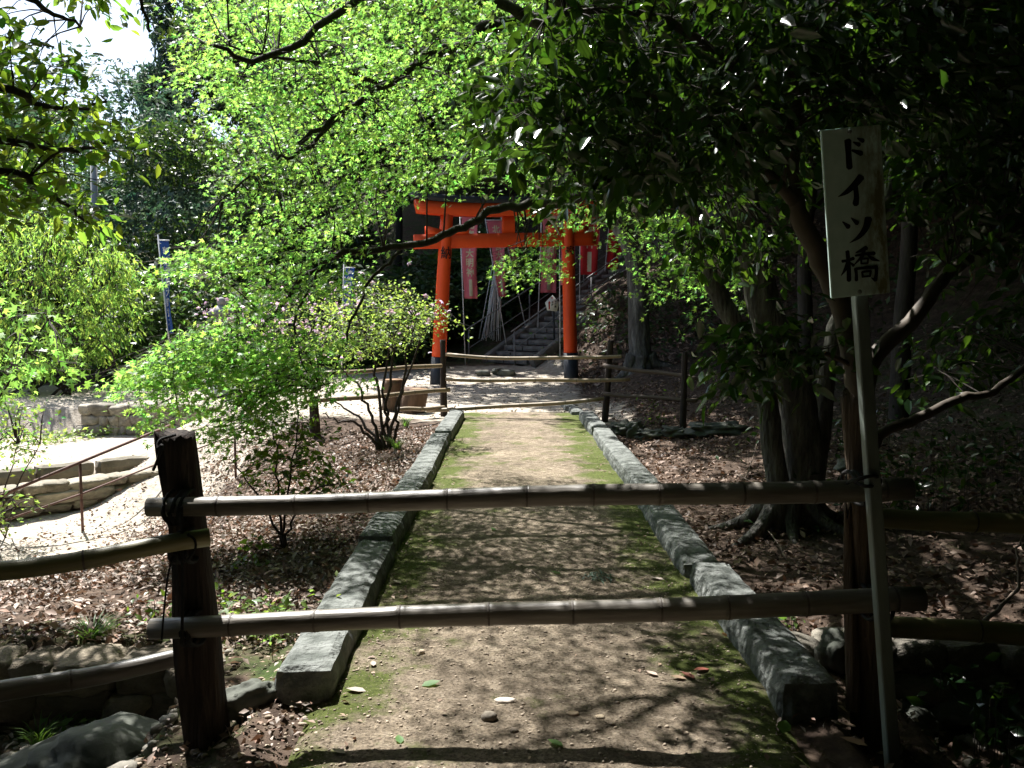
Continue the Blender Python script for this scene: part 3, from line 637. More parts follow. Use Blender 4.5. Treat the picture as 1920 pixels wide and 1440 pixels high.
for s in (0, AXL):
    for d in (-1, 1):
        a0, a1 = sorted((s + d * .15, s + d * .52)); base = tlt + (trt - tlt) * (a0 / AXL); e1 = tlt + (trt - tlt) * (a1 / AXL)
        ht = (.12, .22) if d < 0 else (.22, .12); ht = ht if True else ht
        V = []
        for p, h_ in ((base, .20 if d > 0 else .10), (e1, .10 if d > 0 else .20)):
            h_ = .30 - h_
            for dd in (-.10, .10):
                q = p + nrm * dd; V += [[q[0], q[1], p[2] - .467], [q[0], q[1], p[2] - .467 + h_]]
        MB().add(np.array(V), [[0, 1, 3, 2], [4, 6, 7, 5], [0, 4, 5, 1], [2, 3, 7, 6], [1, 5, 7, 3], [0, 2, 6, 4]]).build('wedge', M['vermilion'], tg)

# ------------------------------------------------------------------ staircase and handrails
SD = np.array([.755, .655, 0]); SW = np.array([.655, -.755, 0]); S0 = np.array([-.72, 24.85, .28]); RISE, RUN, WID, NST = .17, .32, 1.75, 30
sc_ = thing('stone_staircase', S0 + SW * WID / 2, 'mossy grey stone staircase climbing to the right behind the gate', 'staircase')
rr = random.Random(4)
RZ = math.atan2(SD[1], SD[0])
for i in range(NST):
    cuts = [0, rr.uniform(.35, .65), 1] if i < 14 else [0, 1]
    for a, b_ in zip(cuts[:-1], cuts[1:]):
        L = (b_ - a) * WID - .014; c = S0 + SW * (a + b_) / 2 * WID + SD * (RUN * (i + .5) + .04) + np.array([0, 0, RISE * (i + .5)])
        o = put('step_stone', matd(block((RUN + .12, L, RISE), i * 2.1 + a, (2, 4, 2), .014, 3), M['step']), sc_, c - np.array(sc_.location)); o.rotation_euler = (0, 0, RZ)
for side in (-.16, WID + .16):
    for q in range(6):
        Ls = NST * RUN / 6; mid = (q + .5) * Ls; slope = math.atan2(RISE, RUN)
        c = S0 + SW * side + SD * mid + np.array([0, 0, mid * RISE / RUN + .03])
        o = put('side_stone', matd(block((Ls / math.cos(slope) - .01, .24, .30), 90 + q + side, (8, 3, 3), .02, 3), M['step']), sc_, c - np.array(sc_.location)); o.rotation_euler = (0, -slope, RZ)
def handrail(name, label, off, u0, u1, pitch_, m, n_post, r=.022, h=.85, lower=.42, wall=False):
    base = S0 + SW * off + SD * u0; t = thing(name, base, label, 'handrail')
    sl_ = RISE / RUN
    def at(u, z): return S0 + SW * off + SD * u + np.array([0, 0, max(u, 0) * sl_ + z])
    for k in range(n_post):
        u = u0 + (u1 - u0) * k / (n_post - 1); MB().tube([at(u, -.25), at(u, h + (.0 if k else .02))], r * 1.15, 8).build('post', m, t, True)
    MB().tube([at(u0 - .12, h + .0), at(u1, h)], r, 8).build('rail', m, t, True)
    if lower: MB().tube([at(u0, lower), at(u1, lower)], r * .7, 6).build('rail', m, t, True)
    return t
handrail('metal_handrail', 'grey metal handrail on the left side of the staircase', -.42, -.35, 9.2, 0, M['steel'], 5, .02, .95)
handrail('metal_handrail', 'grey metal handrail up the middle of the staircase', WID * .72, -.05, 9.2, 0, M['steel'], 4, .02, .92, .45)

# ------------------------------------------------------------------ nobori banners
def banner(label, pt, pb, side, wd, ht, txt, cloth='redcloth', ink='clothink', Y=24.0, sway=0.0, seed=0, panel=True, group='red shrine banners', top_off=.12, yaw=0.0, pr=.016, polem='whitepole', under=.3):
    """pt, pb: pole top and foot (3D); the cloth hangs beside the pole on the given side"""
    pt = np.array(pt, float); pb = np.array(pb, float); t = thing('nobori_banner', pb, label, 'banner', group)
    ext = pb - (pt - pb) / np.linalg.norm(pt - pb) * under
    MB().tube([ext, (ext + pt) / 2, pt], [pr * 1.1, pr, pr * .8], 7).build('pole', M[polem], t, True)
    dn = (pb - pt) / np.linalg.norm(pb - pt); sd = np.array([side * math.cos(yaw), math.sin(yaw), 0]); q0 = pt + dn * top_off
    MB().tube([q0, q0 + sd * (wd + .06)], pr * .7, 6).build('crossbar', M[polem], t, True)
    rg = random.Random(seed); ph = rg.uniform(0, 6)
    dn2 = np.array([0, 0, -1.0])
    def S(u, v):                         # u 0..1 across from the pole, v 0..1 down
        u = np.asarray(u, float); v = np.asarray(v, float)
        hang = dn[None] * (1 - .55 * u[:, None]) + dn2[None] * (.55 * u[:, None])
        p = q0 + sd * (u[:, None] * wd * (1 - .10 * v[:, None]) + .03) + hang * (v[:, None] * ht)
        wv = .035 * np.sin(v * 5 + ph + u * 2.2) * u + .022 * np.sin(u * 9 + v * 6 + ph) * (.2 + v) + sway * v * v
        p[:, 1] += wv * 1.6; p[:, 0] += .012 * np.sin(v * 7 + ph) * side; return p
    nu, nv = 9, 26; U, W = np.meshgrid(np.linspace(0, 1, nu), np.linspace(0, 1, nv)); i = (np.arange(nv - 1)[:, None] * nu + np.arange(nu - 1)[None]).ravel()
    V = S(U.ravel(), W.ravel()); c = put('cloth', mk_mesh('cloth', V - np.array(t.location), np.stack([i, i + 1, i + nu + 1, i + nu], -1), M[cloth], True), t)
    mod = c.modifiers.new('thickness', 'SOLIDIFY'); mod.thickness = .003; mod.offset = 0
    for k in range(5):
        a = q0 + dn * ht * (k + .15) / 4.6; MB().tube([a - sd * pr * 1.3, a + sd * .05], .011, 6).build('loop', M['whiteprint'], t)
    if txt:
        n = len(txt); v0, v1 = .06, (.74 if panel else .94); cell = (v1 - v0) / n
        for k, ch in enumerate(txt):
            Vg, Fg = glyph(ch, .03)
            if not len(Vg): continue
            gw = min(.62, cell * ht * .95 / wd); u = .52 + side * Vg[:, 0] * gw; v = v0 + (k + .5) * cell - Vg[:, 1] * cell * .92
            q = S(u, v); q[:, 1] -= .006; put('character', mk_mesh('character', q - np.array(t.location), Fg, M[ink]), c)
    if panel:
        uu, vv = np.meshgrid(np.linspace(.40, .64, 3), np.linspace(.77, .97, 7)); i = (np.arange(6)[:, None] * 3 + np.arange(2)[None]).ravel()
        q = S(uu.ravel(), vv.ravel()); q[:, 1] -= .006; put('name_panel', mk_mesh('name_panel', q - np.array(t.location), np.stack([i, i + 1, i + 4, i + 3], -1), M['panel']), c)
    return t
BT = '北守宮大明神'
def ban(label, top, foot, Y, bot_py, wpx, side=1, **k):
    a, b_ = P(*top, Y), P(*foot, Y); b_[2] = min(b_[2], a[2] - .5)
    g = H(b_[0], b_[1]); 
    ht = abs(P(top[0], bot_py, Y)[2] - a[2]) - .12
    return banner(label, a, b_, side, wpx * Y / FPX, ht, Y=Y, **k)
ban('faded red banner hanging beside the left gate pillar', (862, 395), (872, 668), 24.2, 560, 30, txt=BT, seed=1)
ban('faded red banner on a tilted pole left of the pole bundle top', (909, 405), (948, 640), 25.4, 558, 30, txt=BT, seed=2)
ban('small half hidden red banner on a tilted pole between gate pillars', (938, 400), (990, 632), 26.6, 500, 20, txt=BT, seed=3, panel=False)
ban('faded red banner above the pentagonal guide sign', (1017, 360), (1008, 625), 26.0, 549, 29, txt=BT, seed=4)
ban('bare tilted pole banner with its red cloth behind the right pillar', (1049, 370), (1050, 652), 23.3, 535, 28, txt=BT, seed=5, cloth='redcloth')
ban('deep red banner just right of the right gate pillar', (1089, 320), (1086, 632), 26.5, 515, 34, txt=BT, seed=6, cloth='redcloth_deep')
ban('narrow deep red banner behind the right end of the tie beam', (1110, 300), (1101, 590), 28.0, 460, 16, txt=None, panel=False, seed=7, cloth='redcloth')
ban('deep red banner on the leaning pole left of the grey trunk', (1146, 375), (1125, 612), 28.2, 504, 18, txt=None, panel=False, seed=8, cloth='redcloth_deep')
ban('deep red banner behind the grey trunk beside the leaning pole', (1156, 350), (1152, 575), 29.5, 492, 28, txt=None, panel=True, seed=9, cloth='redcloth_deep')
ban('small deep red banner seen right of the grey trunk', (1205, 395), (1206, 520), 31.0, 482, 22, txt=None, panel=False, seed=10, cloth='redcloth_deep')
ban('deep red banner up the slope, leftmost of those under the canopy', (1236, 290), (1240, 420), 30.0, 368, 30, txt=None, panel=False, seed=11, cloth='redcloth_deep')
ban('deep red banner up the slope left of the thick dark stem', (1345, 285), (1345, 400), 31.0, 352, 28, txt=None, panel=False, seed=12, cloth='redcloth_deep')
ban('deep red banner up the slope right of the thick dark stem', (1452, 270), (1450, 390), 31.5, 342, 28, txt=None, panel=True, seed=13, cloth='redcloth_deep')
# blue banners on the left
ban('tall blue banner with white lettering behind the yellow green bush', (296, 440), (322, 690), 18.5, 625, 15, txt='奉納南無大師如来', seed=20, cloth='bluecloth', ink='whiteprint', panel=False, group='blue temple banners', pr=.018)
ban('blue banner glimpsed through the maple leaves left of the gate', (645, 492), (640, 690), 20.0, 575, 17, txt='奉納南無大師', seed=21, cloth='bluecloth', ink='whiteprint', panel=False, group='blue temple banners')

# bundle of spare poles leaning together
pb = thing('pole_bundle', P(915, 640, 26), 'bundle of slim white poles leaning together beside the staircase', 'poles')
rg = random.Random(12)
for i in range(20):
    foot = P(898 + 40 * (i / 19) ** .8 + rg.uniform(-2, 2), 632 + rg.uniform(-6, 8), 25.9 + rg.uniform(-.15, .35)); tip = P(945 + rg.uniform(-9, 14) - i * .8, 440 + rg.uniform(-25, 15), 26.5 + rg.uniform(-.1, .2))
    MB().tube([foot, (foot + tip) / 2 + np.array([rg.uniform(-.01, .01), 0, -.02]), tip], .014, 6).build('pole', M['whitepole'], pb, True)

# pentagonal guide sign
gp = P(1040, 668, 24.3); gp[2] = float(H(gp[0], gp[1])); YG = 24.2
gs = thing('guide_sign', gp, 'white house shaped guide board with red arrow on a dark post', 'sign')
MB().tube([gp - [0, 0, .1], P(1037, 560, 24.3)], .03, 8).build('post', M['toriiblack'], gs, True)
pent = [P(px_, py_, YG) for px_, py_ in ((1023, 569), (1035, 552), (1050, 569), (1046, 583), (1027, 583))]
pent = [P(px_, py_, YG) for px_, py_ in ((1022, 567), (1036, 553), (1049, 568), (1044, 584), (1026, 582))]
V = np.array(pent); B = V + [0, .03, 0]; mb = MB(); mb.add(np.concatenate([V, B]), [[0, 1, 2], [0, 2, 3], [0, 3, 4]] + [[5, 7, 6], [5, 8, 7], [5, 9, 8]] + [f for i in range(5) for f in ([i, i + 5, (i + 1) % 5 + 5], [i, (i + 1) % 5 + 5, (i + 1) % 5])])
gb = mb.build('board', M['guide'], gs)
def gmark(poly, m, name):
    V = np.array([P(px_, py_, YG - .006) for px_, py_ in poly]); put(name, mk_mesh(name, V - np.array(gs.location), [[0, i, i + 1] for i in range(1, len(V) - 1)], M[m]), gb)
gmark([(1029, 580), (1029, 567), (1028, 567), (1030, 564), (1032, 567), (1031, 567), (1031, 580)], 'redprint', 'arrow')
gmark([(1035 + 1.6 * math.cos(a), 558.5 + 1.6 * math.sin(a)) for a in np.linspace(0, 2 * PI, 9)[:-1]], 'redprint', 'crest')
for k, ch in enumerate('社務所石段'):
    Vg, Fg = glyph(ch, .04)
    cx, cy = ((1041.5, 566 + k * 4.6) if k < 3 else (1036, 567 + (k - 3) * 4.6))
    if len(Vg): put('character', mk_mesh('character', np.array([P(cx + a * 3.9, cy - b_ * 4.1, YG - .006) for a, b_ in Vg]) - np.array(gs.location), Fg, M['ink']), gb)

# ------------------------------------------------------------------ left side furniture
hr = thing('pipe_handrail', G(162, 985), 'thin rusty pipe handrail beside the sunny lower path', 'handrail')
A = P(-60, 955, 9.3); B = P(152, 866, 10.0); C = P(318, 798, 11.6); D = P(440, 815, 11.3); E = P(566, 792, 12.4)
MB().tube(smoothline([A, B, C], 4), .019, 8).build('rail', M['rust'], hr, True)
MB().tube([P(-60, 1000, 9.3), P(156, 925, 10.0), P(300, 868, 11.4)], .012, 6).build('rail', M['rust'], hr, True)
MB().tube([P(335, 855, 11.2), D, P(500, 800, 11.8), E], .010, 6).build('rail', M['rust'], hr, True)
def gpost(px_, py_, Y, r=.017):
    a = P(px_, py_, Y); g = a.copy(); g[2] = float(H(a[0], a[1])) - .1; MB().tube([g, a], r, 8).build('post', M['rust'], hr, True)
for q in ((150, 867, 10.0), (318, 799, 11.6), (440, 813, 11.3), (566, 791, 12.4)): gpost(*q)
for i, (px_, w_, h_) in enumerate([(737, .36, .52), (770, .42, .40)]):
    Y = 14.7 - .25 * i; p = P(px_, 770, Y); z = float(H(p[0], p[1])); t = thing('log_section', (p[0], p[1], z), ['upright cut log behind the far fence, taller of the pair', 'leaning cut log behind the far fence, wider of the pair'][i], 'log', 'cut logs')
    top = np.array([p[0] + (.02 if i == 0 else .10), p[1] - .02, z + h_]); pts = np.linspace([p[0], p[1], z - .05], top, 9)
    MB().tube(pts, np.linspace(w_ * .56, w_ * .48, 9), 20, jit=.05).build('trunk', M['stump'], t)
    dsk = MB(); dsk.tube([top - [0, 0, .012], top + [0, 0, .016]], w_ * .465, 20).build('cut_face', M['logface'], t)
# a grey utility pole and a stone lantern behind the foliage
p = P(176, 440, 24); z = float(H(p[0], p[1])); q = P(174, 248, 24)
up = thing('utility_pole', (p[0], p[1], z), 'slim pale grey pole rising behind the left foliage', 'pole')
MB().tube([[p[0], p[1], z - .3], [q[0], p[1], q[2]]], [.11, .085], 14).build('shaft', M['concrete'], up, True)
MB().tube([[q[0], p[1], q[2]], [q[0], p[1], q[2] + .06]], [.095, .06], 14).build('cap', M['concrete'], up, True)
L0 = P(416, 600, 17.0); lz = float(H(L0[0], L0[1])); sl0 = thing('stone_lantern', (L0[0], L0[1], lz), 'pale stone lantern half hidden by the lower maple sprays', 'lantern')
lt = P(416, 570, 17.0)[2] - lz
def prism(z0, z1, r0, r1, n=6, name='shaft'):
    MB().tube([[L0[0], L0[1], lz + z0], [L0[0], L0[1], lz + z1]], [r0, r1], n).build(name, M['concrete'], sl0)
prism(-.1, .22, .34, .30, 6, 'base'); prism(.22, lt - .62, .13, .12, 10, 'shaft'); prism(lt - .62, lt - .5, .17, .27, 6, 'platform'); prism(lt - .5, lt - .22, .18, .18, 6, 'fire_box'); prism(lt - .22, lt - .03, .36, .10, 6, 'roof')
put('finial', matd(boulder((.18, .18, .2), 2, 2, .0), M['concrete']), sl0, (0, 0, lt + .04))
# ------------------------------------------------------------------ leaves and crowns
def unit(v): return v / (np.linalg.norm(v, axis=-1, keepdims=True) + 1e-9)
def tmpl_oval(w=.24, fold=.06, droop=.10, n=2):
    # base, midrib, tip and two edge points each side: 8 triangles
    V = [[0, 0, 0], [0, .33, -.01], [0, .68, -.04 - droop * .4], [0, 1, -droop], [-w * .85, .28, fold], [-w * .8, .64, fold - droop * .4], [w * .85, .28, fold], [w * .8, .64, fold - droop * .4]]
    F = [[0, 1, 4], [1, 5, 4], [1, 2, 5], [2, 3, 5], [0, 6, 1], [1, 6, 7], [1, 7, 2], [2, 7, 3]]
    return np.array(V, float), np.array(F)
def tmpl_small(w=.25, fold=.06, droop=.12):
    return np.array([[0, 0, 0], [0, .5, -.02], [0, 1, -droop], [-w, .45, fold], [w, .45, fold]], float), np.array([[0, 1, 3], [1, 2, 3], [0, 4, 1], [1, 4, 2]])
def tmpl_maple():
    tips = [(-108, .52), (-52, .88), (0, 1.0), (52, .88), (108, .52)]; V = [[0, .0, 0]]; 
    seq = [(-165, .16)]
    for i, (a, r) in enumerate(tips):
        seq.append((a, r))
        if i < 4: seq.append(((a + tips[i + 1][0]) / 2, .33))
    seq.append((165, .16))
    for a, r in seq: V.append([math.sin(math.radians(a)) * r * .62, math.cos(math.radians(a)) * r * .62, -.16 * r * r * .62])
    n = len(seq); return np.array(V, float), np.array([[0, i + 1, i + 2] for i in range(n - 1)])
def tmpl_diamond(w=.3): return np.array([[0, 0, 0], [-w, .5, .03], [w, .5, .03], [0, 1, -.06]], float), np.array([[0, 2, 1], [1, 2, 3]])
def tmpl_clump(n=5, seed=1):            # a small bunch of leaves, for crowns far away
    r = np.random.default_rng(seed); V = []; F = []
    for k in range(n):
        v, f = tmpl_diamond(.2); a = unit(r.normal(size=3) + [0, .3, 0]); nn = unit(np.cross(a, r.normal(size=3))); b = np.cross(a, nn)
        V.append(v[:, :1] * b + v[:, 1:2] * a + v[:, 2:] * nn + r.normal(size=3) * .35); F.append(f + 4 * k)
    return np.concatenate(V), np.concatenate(F)
TM = dict(oval=tmpl_oval(), small=tmpl_small(), maple=tmpl_maple(), diamond=tmpl_diamond(), long=tmpl_small(.13, .03, .35), clump=tmpl_clump())
def leaves(mb, t, pos, nrm, axis, size, col):
    T, F = TM[t]; nrm = unit(nrm); axis = unit(axis - nrm * (axis * nrm).sum(-1, keepdims=True)); side = np.cross(axis, nrm); n = len(pos)
    size = np.broadcast_to(size, (n,))
    V = (T[None, :, 0:1] * side[:, None] + T[None, :, 1:2] * axis[:, None] + T[None, :, 2:3] * nrm[:, None]) * size[:, None, None] + pos[:, None]
    Fa = (F[None] + (np.arange(n) * len(T))[:, None, None]).reshape(-1, 3)
    mb.add(V.reshape(-1, 3), Fa, np.repeat(col, len(T), 0))
def tint(n, lo, hi, hue=0.0, rng=RNG):
    c = np.repeat(rng.uniform(lo, hi, n)[:, None], 3, 1); c[:, 0] *= 1 + rng.normal(0, .10 + hue, n); c[:, 2] *= 1 + rng.normal(0, .1, n); return np.clip(c, .05, 2.2)
def twig_sprays(name, root, limbs, centres, mat_leaf, mat_twig, kind, per, spread, size, up=.75, tinted=(.75, 1.25), hang=0.0, flat=.25, twig_r=.006, hue=0.0, seed=0, out_from=None, twiglen=1.0, droop=.25, crown='crown'):
    """twigs from the nearest limb point to each centre, each carrying a spray of leaves"""
    rng = np.random.default_rng(seed); lp = np.concatenate(limbs); tw = MB(); lf = MB()
    for c in centres:
        d = np.linalg.norm(lp - c, axis=1) + .6 * np.maximum(0, c[2] - lp[:, 2] - .2) * 0; a = lp[d.argmin()]; L = d.min()
        if L > twiglen: a = c + (a - c) * twiglen / L
        mid = (a + c) / 2 + rng.normal(0, .06, 3) * min(1, L) + np.array([0, 0, .12 * min(L, 1)])
        pts = smoothline([a, mid, c], 3); tw.tube(pts, np.linspace(twig_r * (1 + min(L, 1)), twig_r * .5, len(pts)), 4, False)
        dirn = c - (np.array(out_from) if out_from is not None else a); dirn[2] = 0; dirn = unit(dirn + rng.normal(0, .25, 3) * [1, 1, 0]) ; dirn[2] = -droop * rng.uniform(.2, 1.6); dirn = unit(dirn)
        side = unit(np.cross(dirn, [0, 0, 1])); nn = unit(np.cross(side, dirn)); n = max(3, int(per * rng.uniform(.7, 1.3)))
        # side shoots
        for k in range(3):
            e = c + (dirn * rng.uniform(.3, 1) + side * rng.uniform(-.9, .9)) * spread; tw.tube([c - dirn * spread * .3 * k / 3, (c + e) / 2, e], [twig_r * .55, twig_r * .4, twig_r * .2], 3, False)
        r = np.sqrt(rng.uniform(0, 1, n)) * spread; th = rng.uniform(0, 2 * PI, n)
        lx, ly = r * np.cos(th), r * np.sin(th) * .8
        p = c + dirn * lx[:, None] + side * ly[:, None] + nn * (rng.normal(0, flat * spread, n) - .35 * spread * (r / spread) ** 2)[:, None]
        nr = nn * up + rng.normal(0, 1 - up * .45, (n, 3)) * .75
        axs = dirn * rng.uniform(.2, 1, n)[:, None] + side * (np.sign(ly) * rng.uniform(.2, .9, n))[:, None] + np.array([0, 0, -hang]) + rng.normal(0, .25, (n, 3))
        leaves(lf, kind, p, nr, axs, size * rng.uniform(.65, 1.2, n), tint(n, *tinted, hue, rng) * rng.uniform(.85, 1.15))
    tag(lf.build(crown, mat_leaf, root, False, col=True), kind='stuff'); tag(tw.build('twigs', mat_twig, root, False), kind='stuff')
def limb(mb, pts, r0, r1, k=5, n=8, wig=.0, seed=0):
    q = smoothline(pts, k)
    if wig:
        rg = np.random.default_rng(seed); q[1:-1] += rg.normal(0, wig, (len(q) - 2, 3))
    mb.tube(q, np.linspace(r0, r1, len(q)), n, True, .04); return q
def pl(Y, *pp):                          # polyline through pixels, Y one distance or (first, last)
    ys_ = np.linspace(Y[0], Y[1], len(pp)) if isinstance(Y, tuple) else [Y] * len(pp)
    return [P(a, b_, y_) for (a, b_), y_ in zip(pp, ys_)]
def sample_poly(poly, n, Y, rng):
    p = np.array(poly, float); lo, hi = p.min(0), p.max(0); out = []
    while len(out) < n:
        q = rng.uniform(lo, hi)
        if inpoly(q[0], q[1], poly): out.append(P(q[0], q[1], rng.uniform(*Y)))
    return out

# ---- the maple: twin trunk right of the path, limbs reaching left over it
mp_base = np.array([2.22, 6.75, float(H(2.22, 6.75))])
mp = thing('maple_tree', mp_base, 'sunlit green maple with dark twin trunk, its branches reaching over the path', 'tree')
rng = np.random.default_rng(11); tb = MB(); lb = MB(); limbs = []
limb(tb, [mp_base + [.16, .02, -.15], *pl(6.75, (1512, 960), (1502, 800), (1478, 690), (1440, 600), (1412, 480), (1395, 380), (1372, 310), (1330, 250), (1250, 200))], .165, .09, 5, 16, .006)
limb(tb, [mp_base + [-.10, -.05, -.15], *pl(6.65, (1462, 960), (1450, 850), (1428, 700), (1372, 600), (1335, 520), (1320, 430), (1280, 375))], .095, .06, 5, 14, .006)
limb(tb, [mp_base + [.2, 0, -.1], *pl(6.9, (1530, 900), (1545, 760), (1560, 640), (1600, 520), (1660, 380), (1700, 250))], .09, .04, 5, 12, .006)
for a, ln in ((-2.4, .75), (-1.7, .6), (-.9, .7), (-.1, .6), (2.6, .7)):   # roots
    e = mp_base + [math.cos(a) * ln, math.sin(a) * ln * .7, 0]; e[2] = float(H(e[0], e[1])) - .03; m_ = mp_base + (e - mp_base) * .5; m_[2] = float(H(m_[0], m_[1])) + .07
    limb(tb, [mp_base + [math.cos(a) * .1, math.sin(a) * .1, .3], m_, e], .085, .025, 4, 8)
for pts, r0, r1 in [
    (pl((6.85, 7.6), (1330, 250), (1250, 200), (1100, 90), (985, 30)), .10, .06),
    (pl((7.6, 7.0), (985, 30), (935, 45), (900, 55), (860, 88), (805, 96), (780, 125), (720, 162), (640, 212), (560, 270)), .055, .02),
    (pl((6.65, 7.6), (1318, 425), (1235, 345), (1120, 365), (1010, 382)), .07, .045),
    (pl((7.6, 6.6), (1010, 382), (930, 394), (880, 420), (800, 452), (700, 470), (620, 478), (560, 530), (500, 605), (430, 645), (320, 655)), .040, .012),
    (pl((7.6, 8.6), (1120, 365), (1000, 345), (880, 336), (800, 333), (720, 368), (640, 410), (540, 430)), .035, .012),
    (pl((7.3, 6.8), (640, 478), (600, 500), (560, 580), (540, 670), (500, 740)), .016, .006),
    (pl((7.4, 6.6), (750, 470), (690, 530), (660, 600), (635, 680), (600, 730)), .016, .006),
    (pl((7.5, 6.2), (985, 30), (800, -60), (640, 20), (500, 110), (400, 85)), .05, .014),
    (pl((7.2, 6.6), (720, 162), (620, 120), (520, 110), (430, 85)), .022, .008),
    (pl((7.2, 6.9), (640, 212), (560, 290), (500, 305), (420, 370)), .02, .008),
    (pl((7.4, 9.6), (1250, 200), (1120, 180), (1000, 160), (820, 180), (640, 250)), .05, .015),
    (pl((7.2, 5.6), (1100, 90), (950, -150), (750, -250), (560, -200)), .06, .02),
    (pl((7.2, 9.5), (1250, 200), (1150, -50), (950, -200), (700, -150)), .06, .02),
    (pl((7.2, 12), (1250, 200), (1150, -100), (1000, -300), (850, -350)), .06, .02),
    (pl((6.2, 5.6), (750, -250), (600, -350), (450, -350)), .03, .012),
    (pl((6.8, 5.0), (1360, 290), (1250, 0), (1100, -300), (900, -450)), .07, .02)]:
    limbs.append(limb(lb, pts, r0, r1, 6, 8, .012, int(r0 * 1e4)))
tb.build('trunk', M['bark_grey'], mp, True); lb.build('branches', M['bark_dark'], mp, True)
cen_ = []
POLY_TOP = [(330, -20), (1010, -20), (1040, 90), (930, 200), (960, 260), (1120, 290), (1160, 330), (1000, 330), (830, 325), (740, 370), (640, 430), (560, 520), (500, 560), (440, 540), (420, 470), (430, 390), (450, 300), (390, 240), (350, 130)]
POLY_LOW = [(560, 500), (640, 540), (600, 640), (640, 720), (560, 760), (420, 830), (300, 790), (240, 700), (300, 640), (420, 580)]
cen_ += sample_poly([(320, 470), (400, 440), (420, 520), (350, 520)], 9, (6.6, 7.2), rng)
cen_ += sample_poly(POLY_TOP, 520, (6.4, 9.8), rng)
cen_ += [c for c in sample_poly(POLY_LOW, 100, (6.0, 7.2), rng) if rng.uniform() < .4 or not inpoly(*proj(c), [(430, 545), (640, 545), (640, 690), (430, 700)])]
cen_ += sample_poly([(240, 640), (430, 600), (600, 620), (600, 700), (430, 830), (300, 790)], 45, (6.0, 7.0), rng)
cen_ += sample_poly([(940, 390), (1060, 385), (1045, 470), (1000, 530), (960, 520), (950, 440)], 12, (7.6, 8.6), rng)
cen_ += sample_poly([(780, 370), (940, 385), (760, 450), (700, 470), (690, 420)], 7, (7.4, 8.6), rng)
cen_ += sample_poly([(1130, 330), (1320, 360), (1400, 480), (1330, 590), (1230, 540), (1190, 440)], 75, (7.0, 8.6), rng)
cen_ += sample_poly([(520, -600), (1300, -600), (1200, -20), (430, -20)], 300, (5.4, 13.0), rng)
cen_ += sample_poly([(360, -700), (900, -700), (900, -60), (400, -60)], 70, (4.7, 7.5), rng)
cen_ += sample_poly([(620, -650), (1280, -650), (1280, -30), (620, -30)], 135, (9, 13), rng)
cen_ += sample_poly([(930, 335), (1130, 335), (1120, 400), (1000, 385)], 12, (8.0, 9.2), rng)
cen_ += sample_poly([(950, -260), (1260, -260), (1260, -10), (950, -10)], 45, (8.5, 10.5), rng)
def layered(c):                          # foliage hangs in tilted tiers with gaps between them
    h_ = c[2] + .22 * c[0] + .12 * math.sin(c[0] * 1.9 + c[1] * 1.3) + .16 * c[1]
    return math.sin(h_ * 8.2 + .9 * math.sin(c[0] * 1.4 - c[1] * .9)) > -.05 or rng.uniform() < .12
cen_ = [c for c in cen_ if layered(c)]
cen_ += sample_poly([(235, 690), (300, 640), (430, 585), (520, 600), (600, 650), (610, 730), (520, 770), (420, 825), (310, 790)], 62, (6.0, 7.0), rng)
twig_sprays('maple', mp, limbs, cen_, M['maple'], M['twig'], 'maple', 60, .37, .065, up=.80, tinted=(.5, 1.45), flat=.08, hue=.06, twig_r=.0045, seed=3, out_from=(2.4, 7.2, 2), twiglen=.9, droop=.35)

# ---- camellia: smooth brown stems behind the sign, glossy dark crown overhead on the right
cm_base = np.array([1.98, 4.75, float(H(1.98, 4.75))])
cm = thing('camellia_tree', cm_base, 'dark glossy leaved camellia with smooth brown stems behind the sign', 'tree')
tb = MB(); limbs = []
limbs.append(limb(tb, [cm_base - [0, 0, .1], *pl((4.75, 4.6), (1630, 1000), (1612, 860), (1608, 740), (1585, 600), (1530, 470), (1490, 380), (1482, 300), (1490, 180), (1470, 40))], .075, .04, 5, 12, .004))
limbs.append(limb(tb, pl((4.7, 5.2), (1615, 760), (1640, 670), (1720, 590), (1770, 520), (1840, 470), (1960, 380)), .055, .03, 5, 10, .004))
limbs.append(limb(tb, pl((4.7, 5.0), (1625, 860), (1655, 812), (1720, 785), (1800, 748), (1860, 735), (1960, 660)), .035, .018, 5, 8, .005))
limbs.append(limb(tb, pl((4.6, 4.4), (1490, 380), (1400, 290), (1280, 200), (1130, 160), (960, 190)), .035, .012, 5, 8, .01))
limbs.append(limb(tb, pl((4.6, 4.2), (1480, 250), (1350, 100), (1180, 20), (1020, 40)), .035, .012, 5, 8, .01))
limbs.append(limb(tb, pl((4.7, 4.4), (1600, 690), (1540, 660), (1450, 665), (1360, 680)), .016, .006, 5, 6, .006))
limbs.append(limb(tb, pl((4.6, 5.2), (1490, 180), (1600, 60), (1750, 20), (1900, 60)), .04, .015, 5, 8, .01))
limbs.append(limb(tb, pl((4.6, 4.6), (1470, 40), (1400, -200), (1250, -350)), .04, .02, 5, 8, .01))
limbs.append(limb(tb, pl((4.6, 4.8), (1470, 40), (1600, -250), (1800, -350)), .04, .02, 5, 8, .01))
limbs.append(limb(tb, pl((5.2, 5.0), (1300, 330), (1200, 330), (1080, 330)), .014, .006, 4, 6))
tb.build('trunk', M['bark_brown'], cm, True)
c_ = sample_poly([(870, 215), (960, 120), (1000, 20), (1120, -20), (1920, -20), (1920, 220), (1700, 230), (1660, 200), (1530, 220), (1520, 300), (1440, 300), (1330, 330), (1200, 330), (1130, 310), (1060, 250), (960, 270)], 330, (3.9, 5.6), rng)
c_ += sample_poly([(1040, 310), (1140, 300), (1290, 320), (1250, 350), (1070, 350)], 14, (4.2, 5.0), rng)
c_ += sample_poly([(1250, 300), (1500, 300), (1490, 470), (1400, 560), (1300, 470)], 26, (5.0, 6.0), rng)
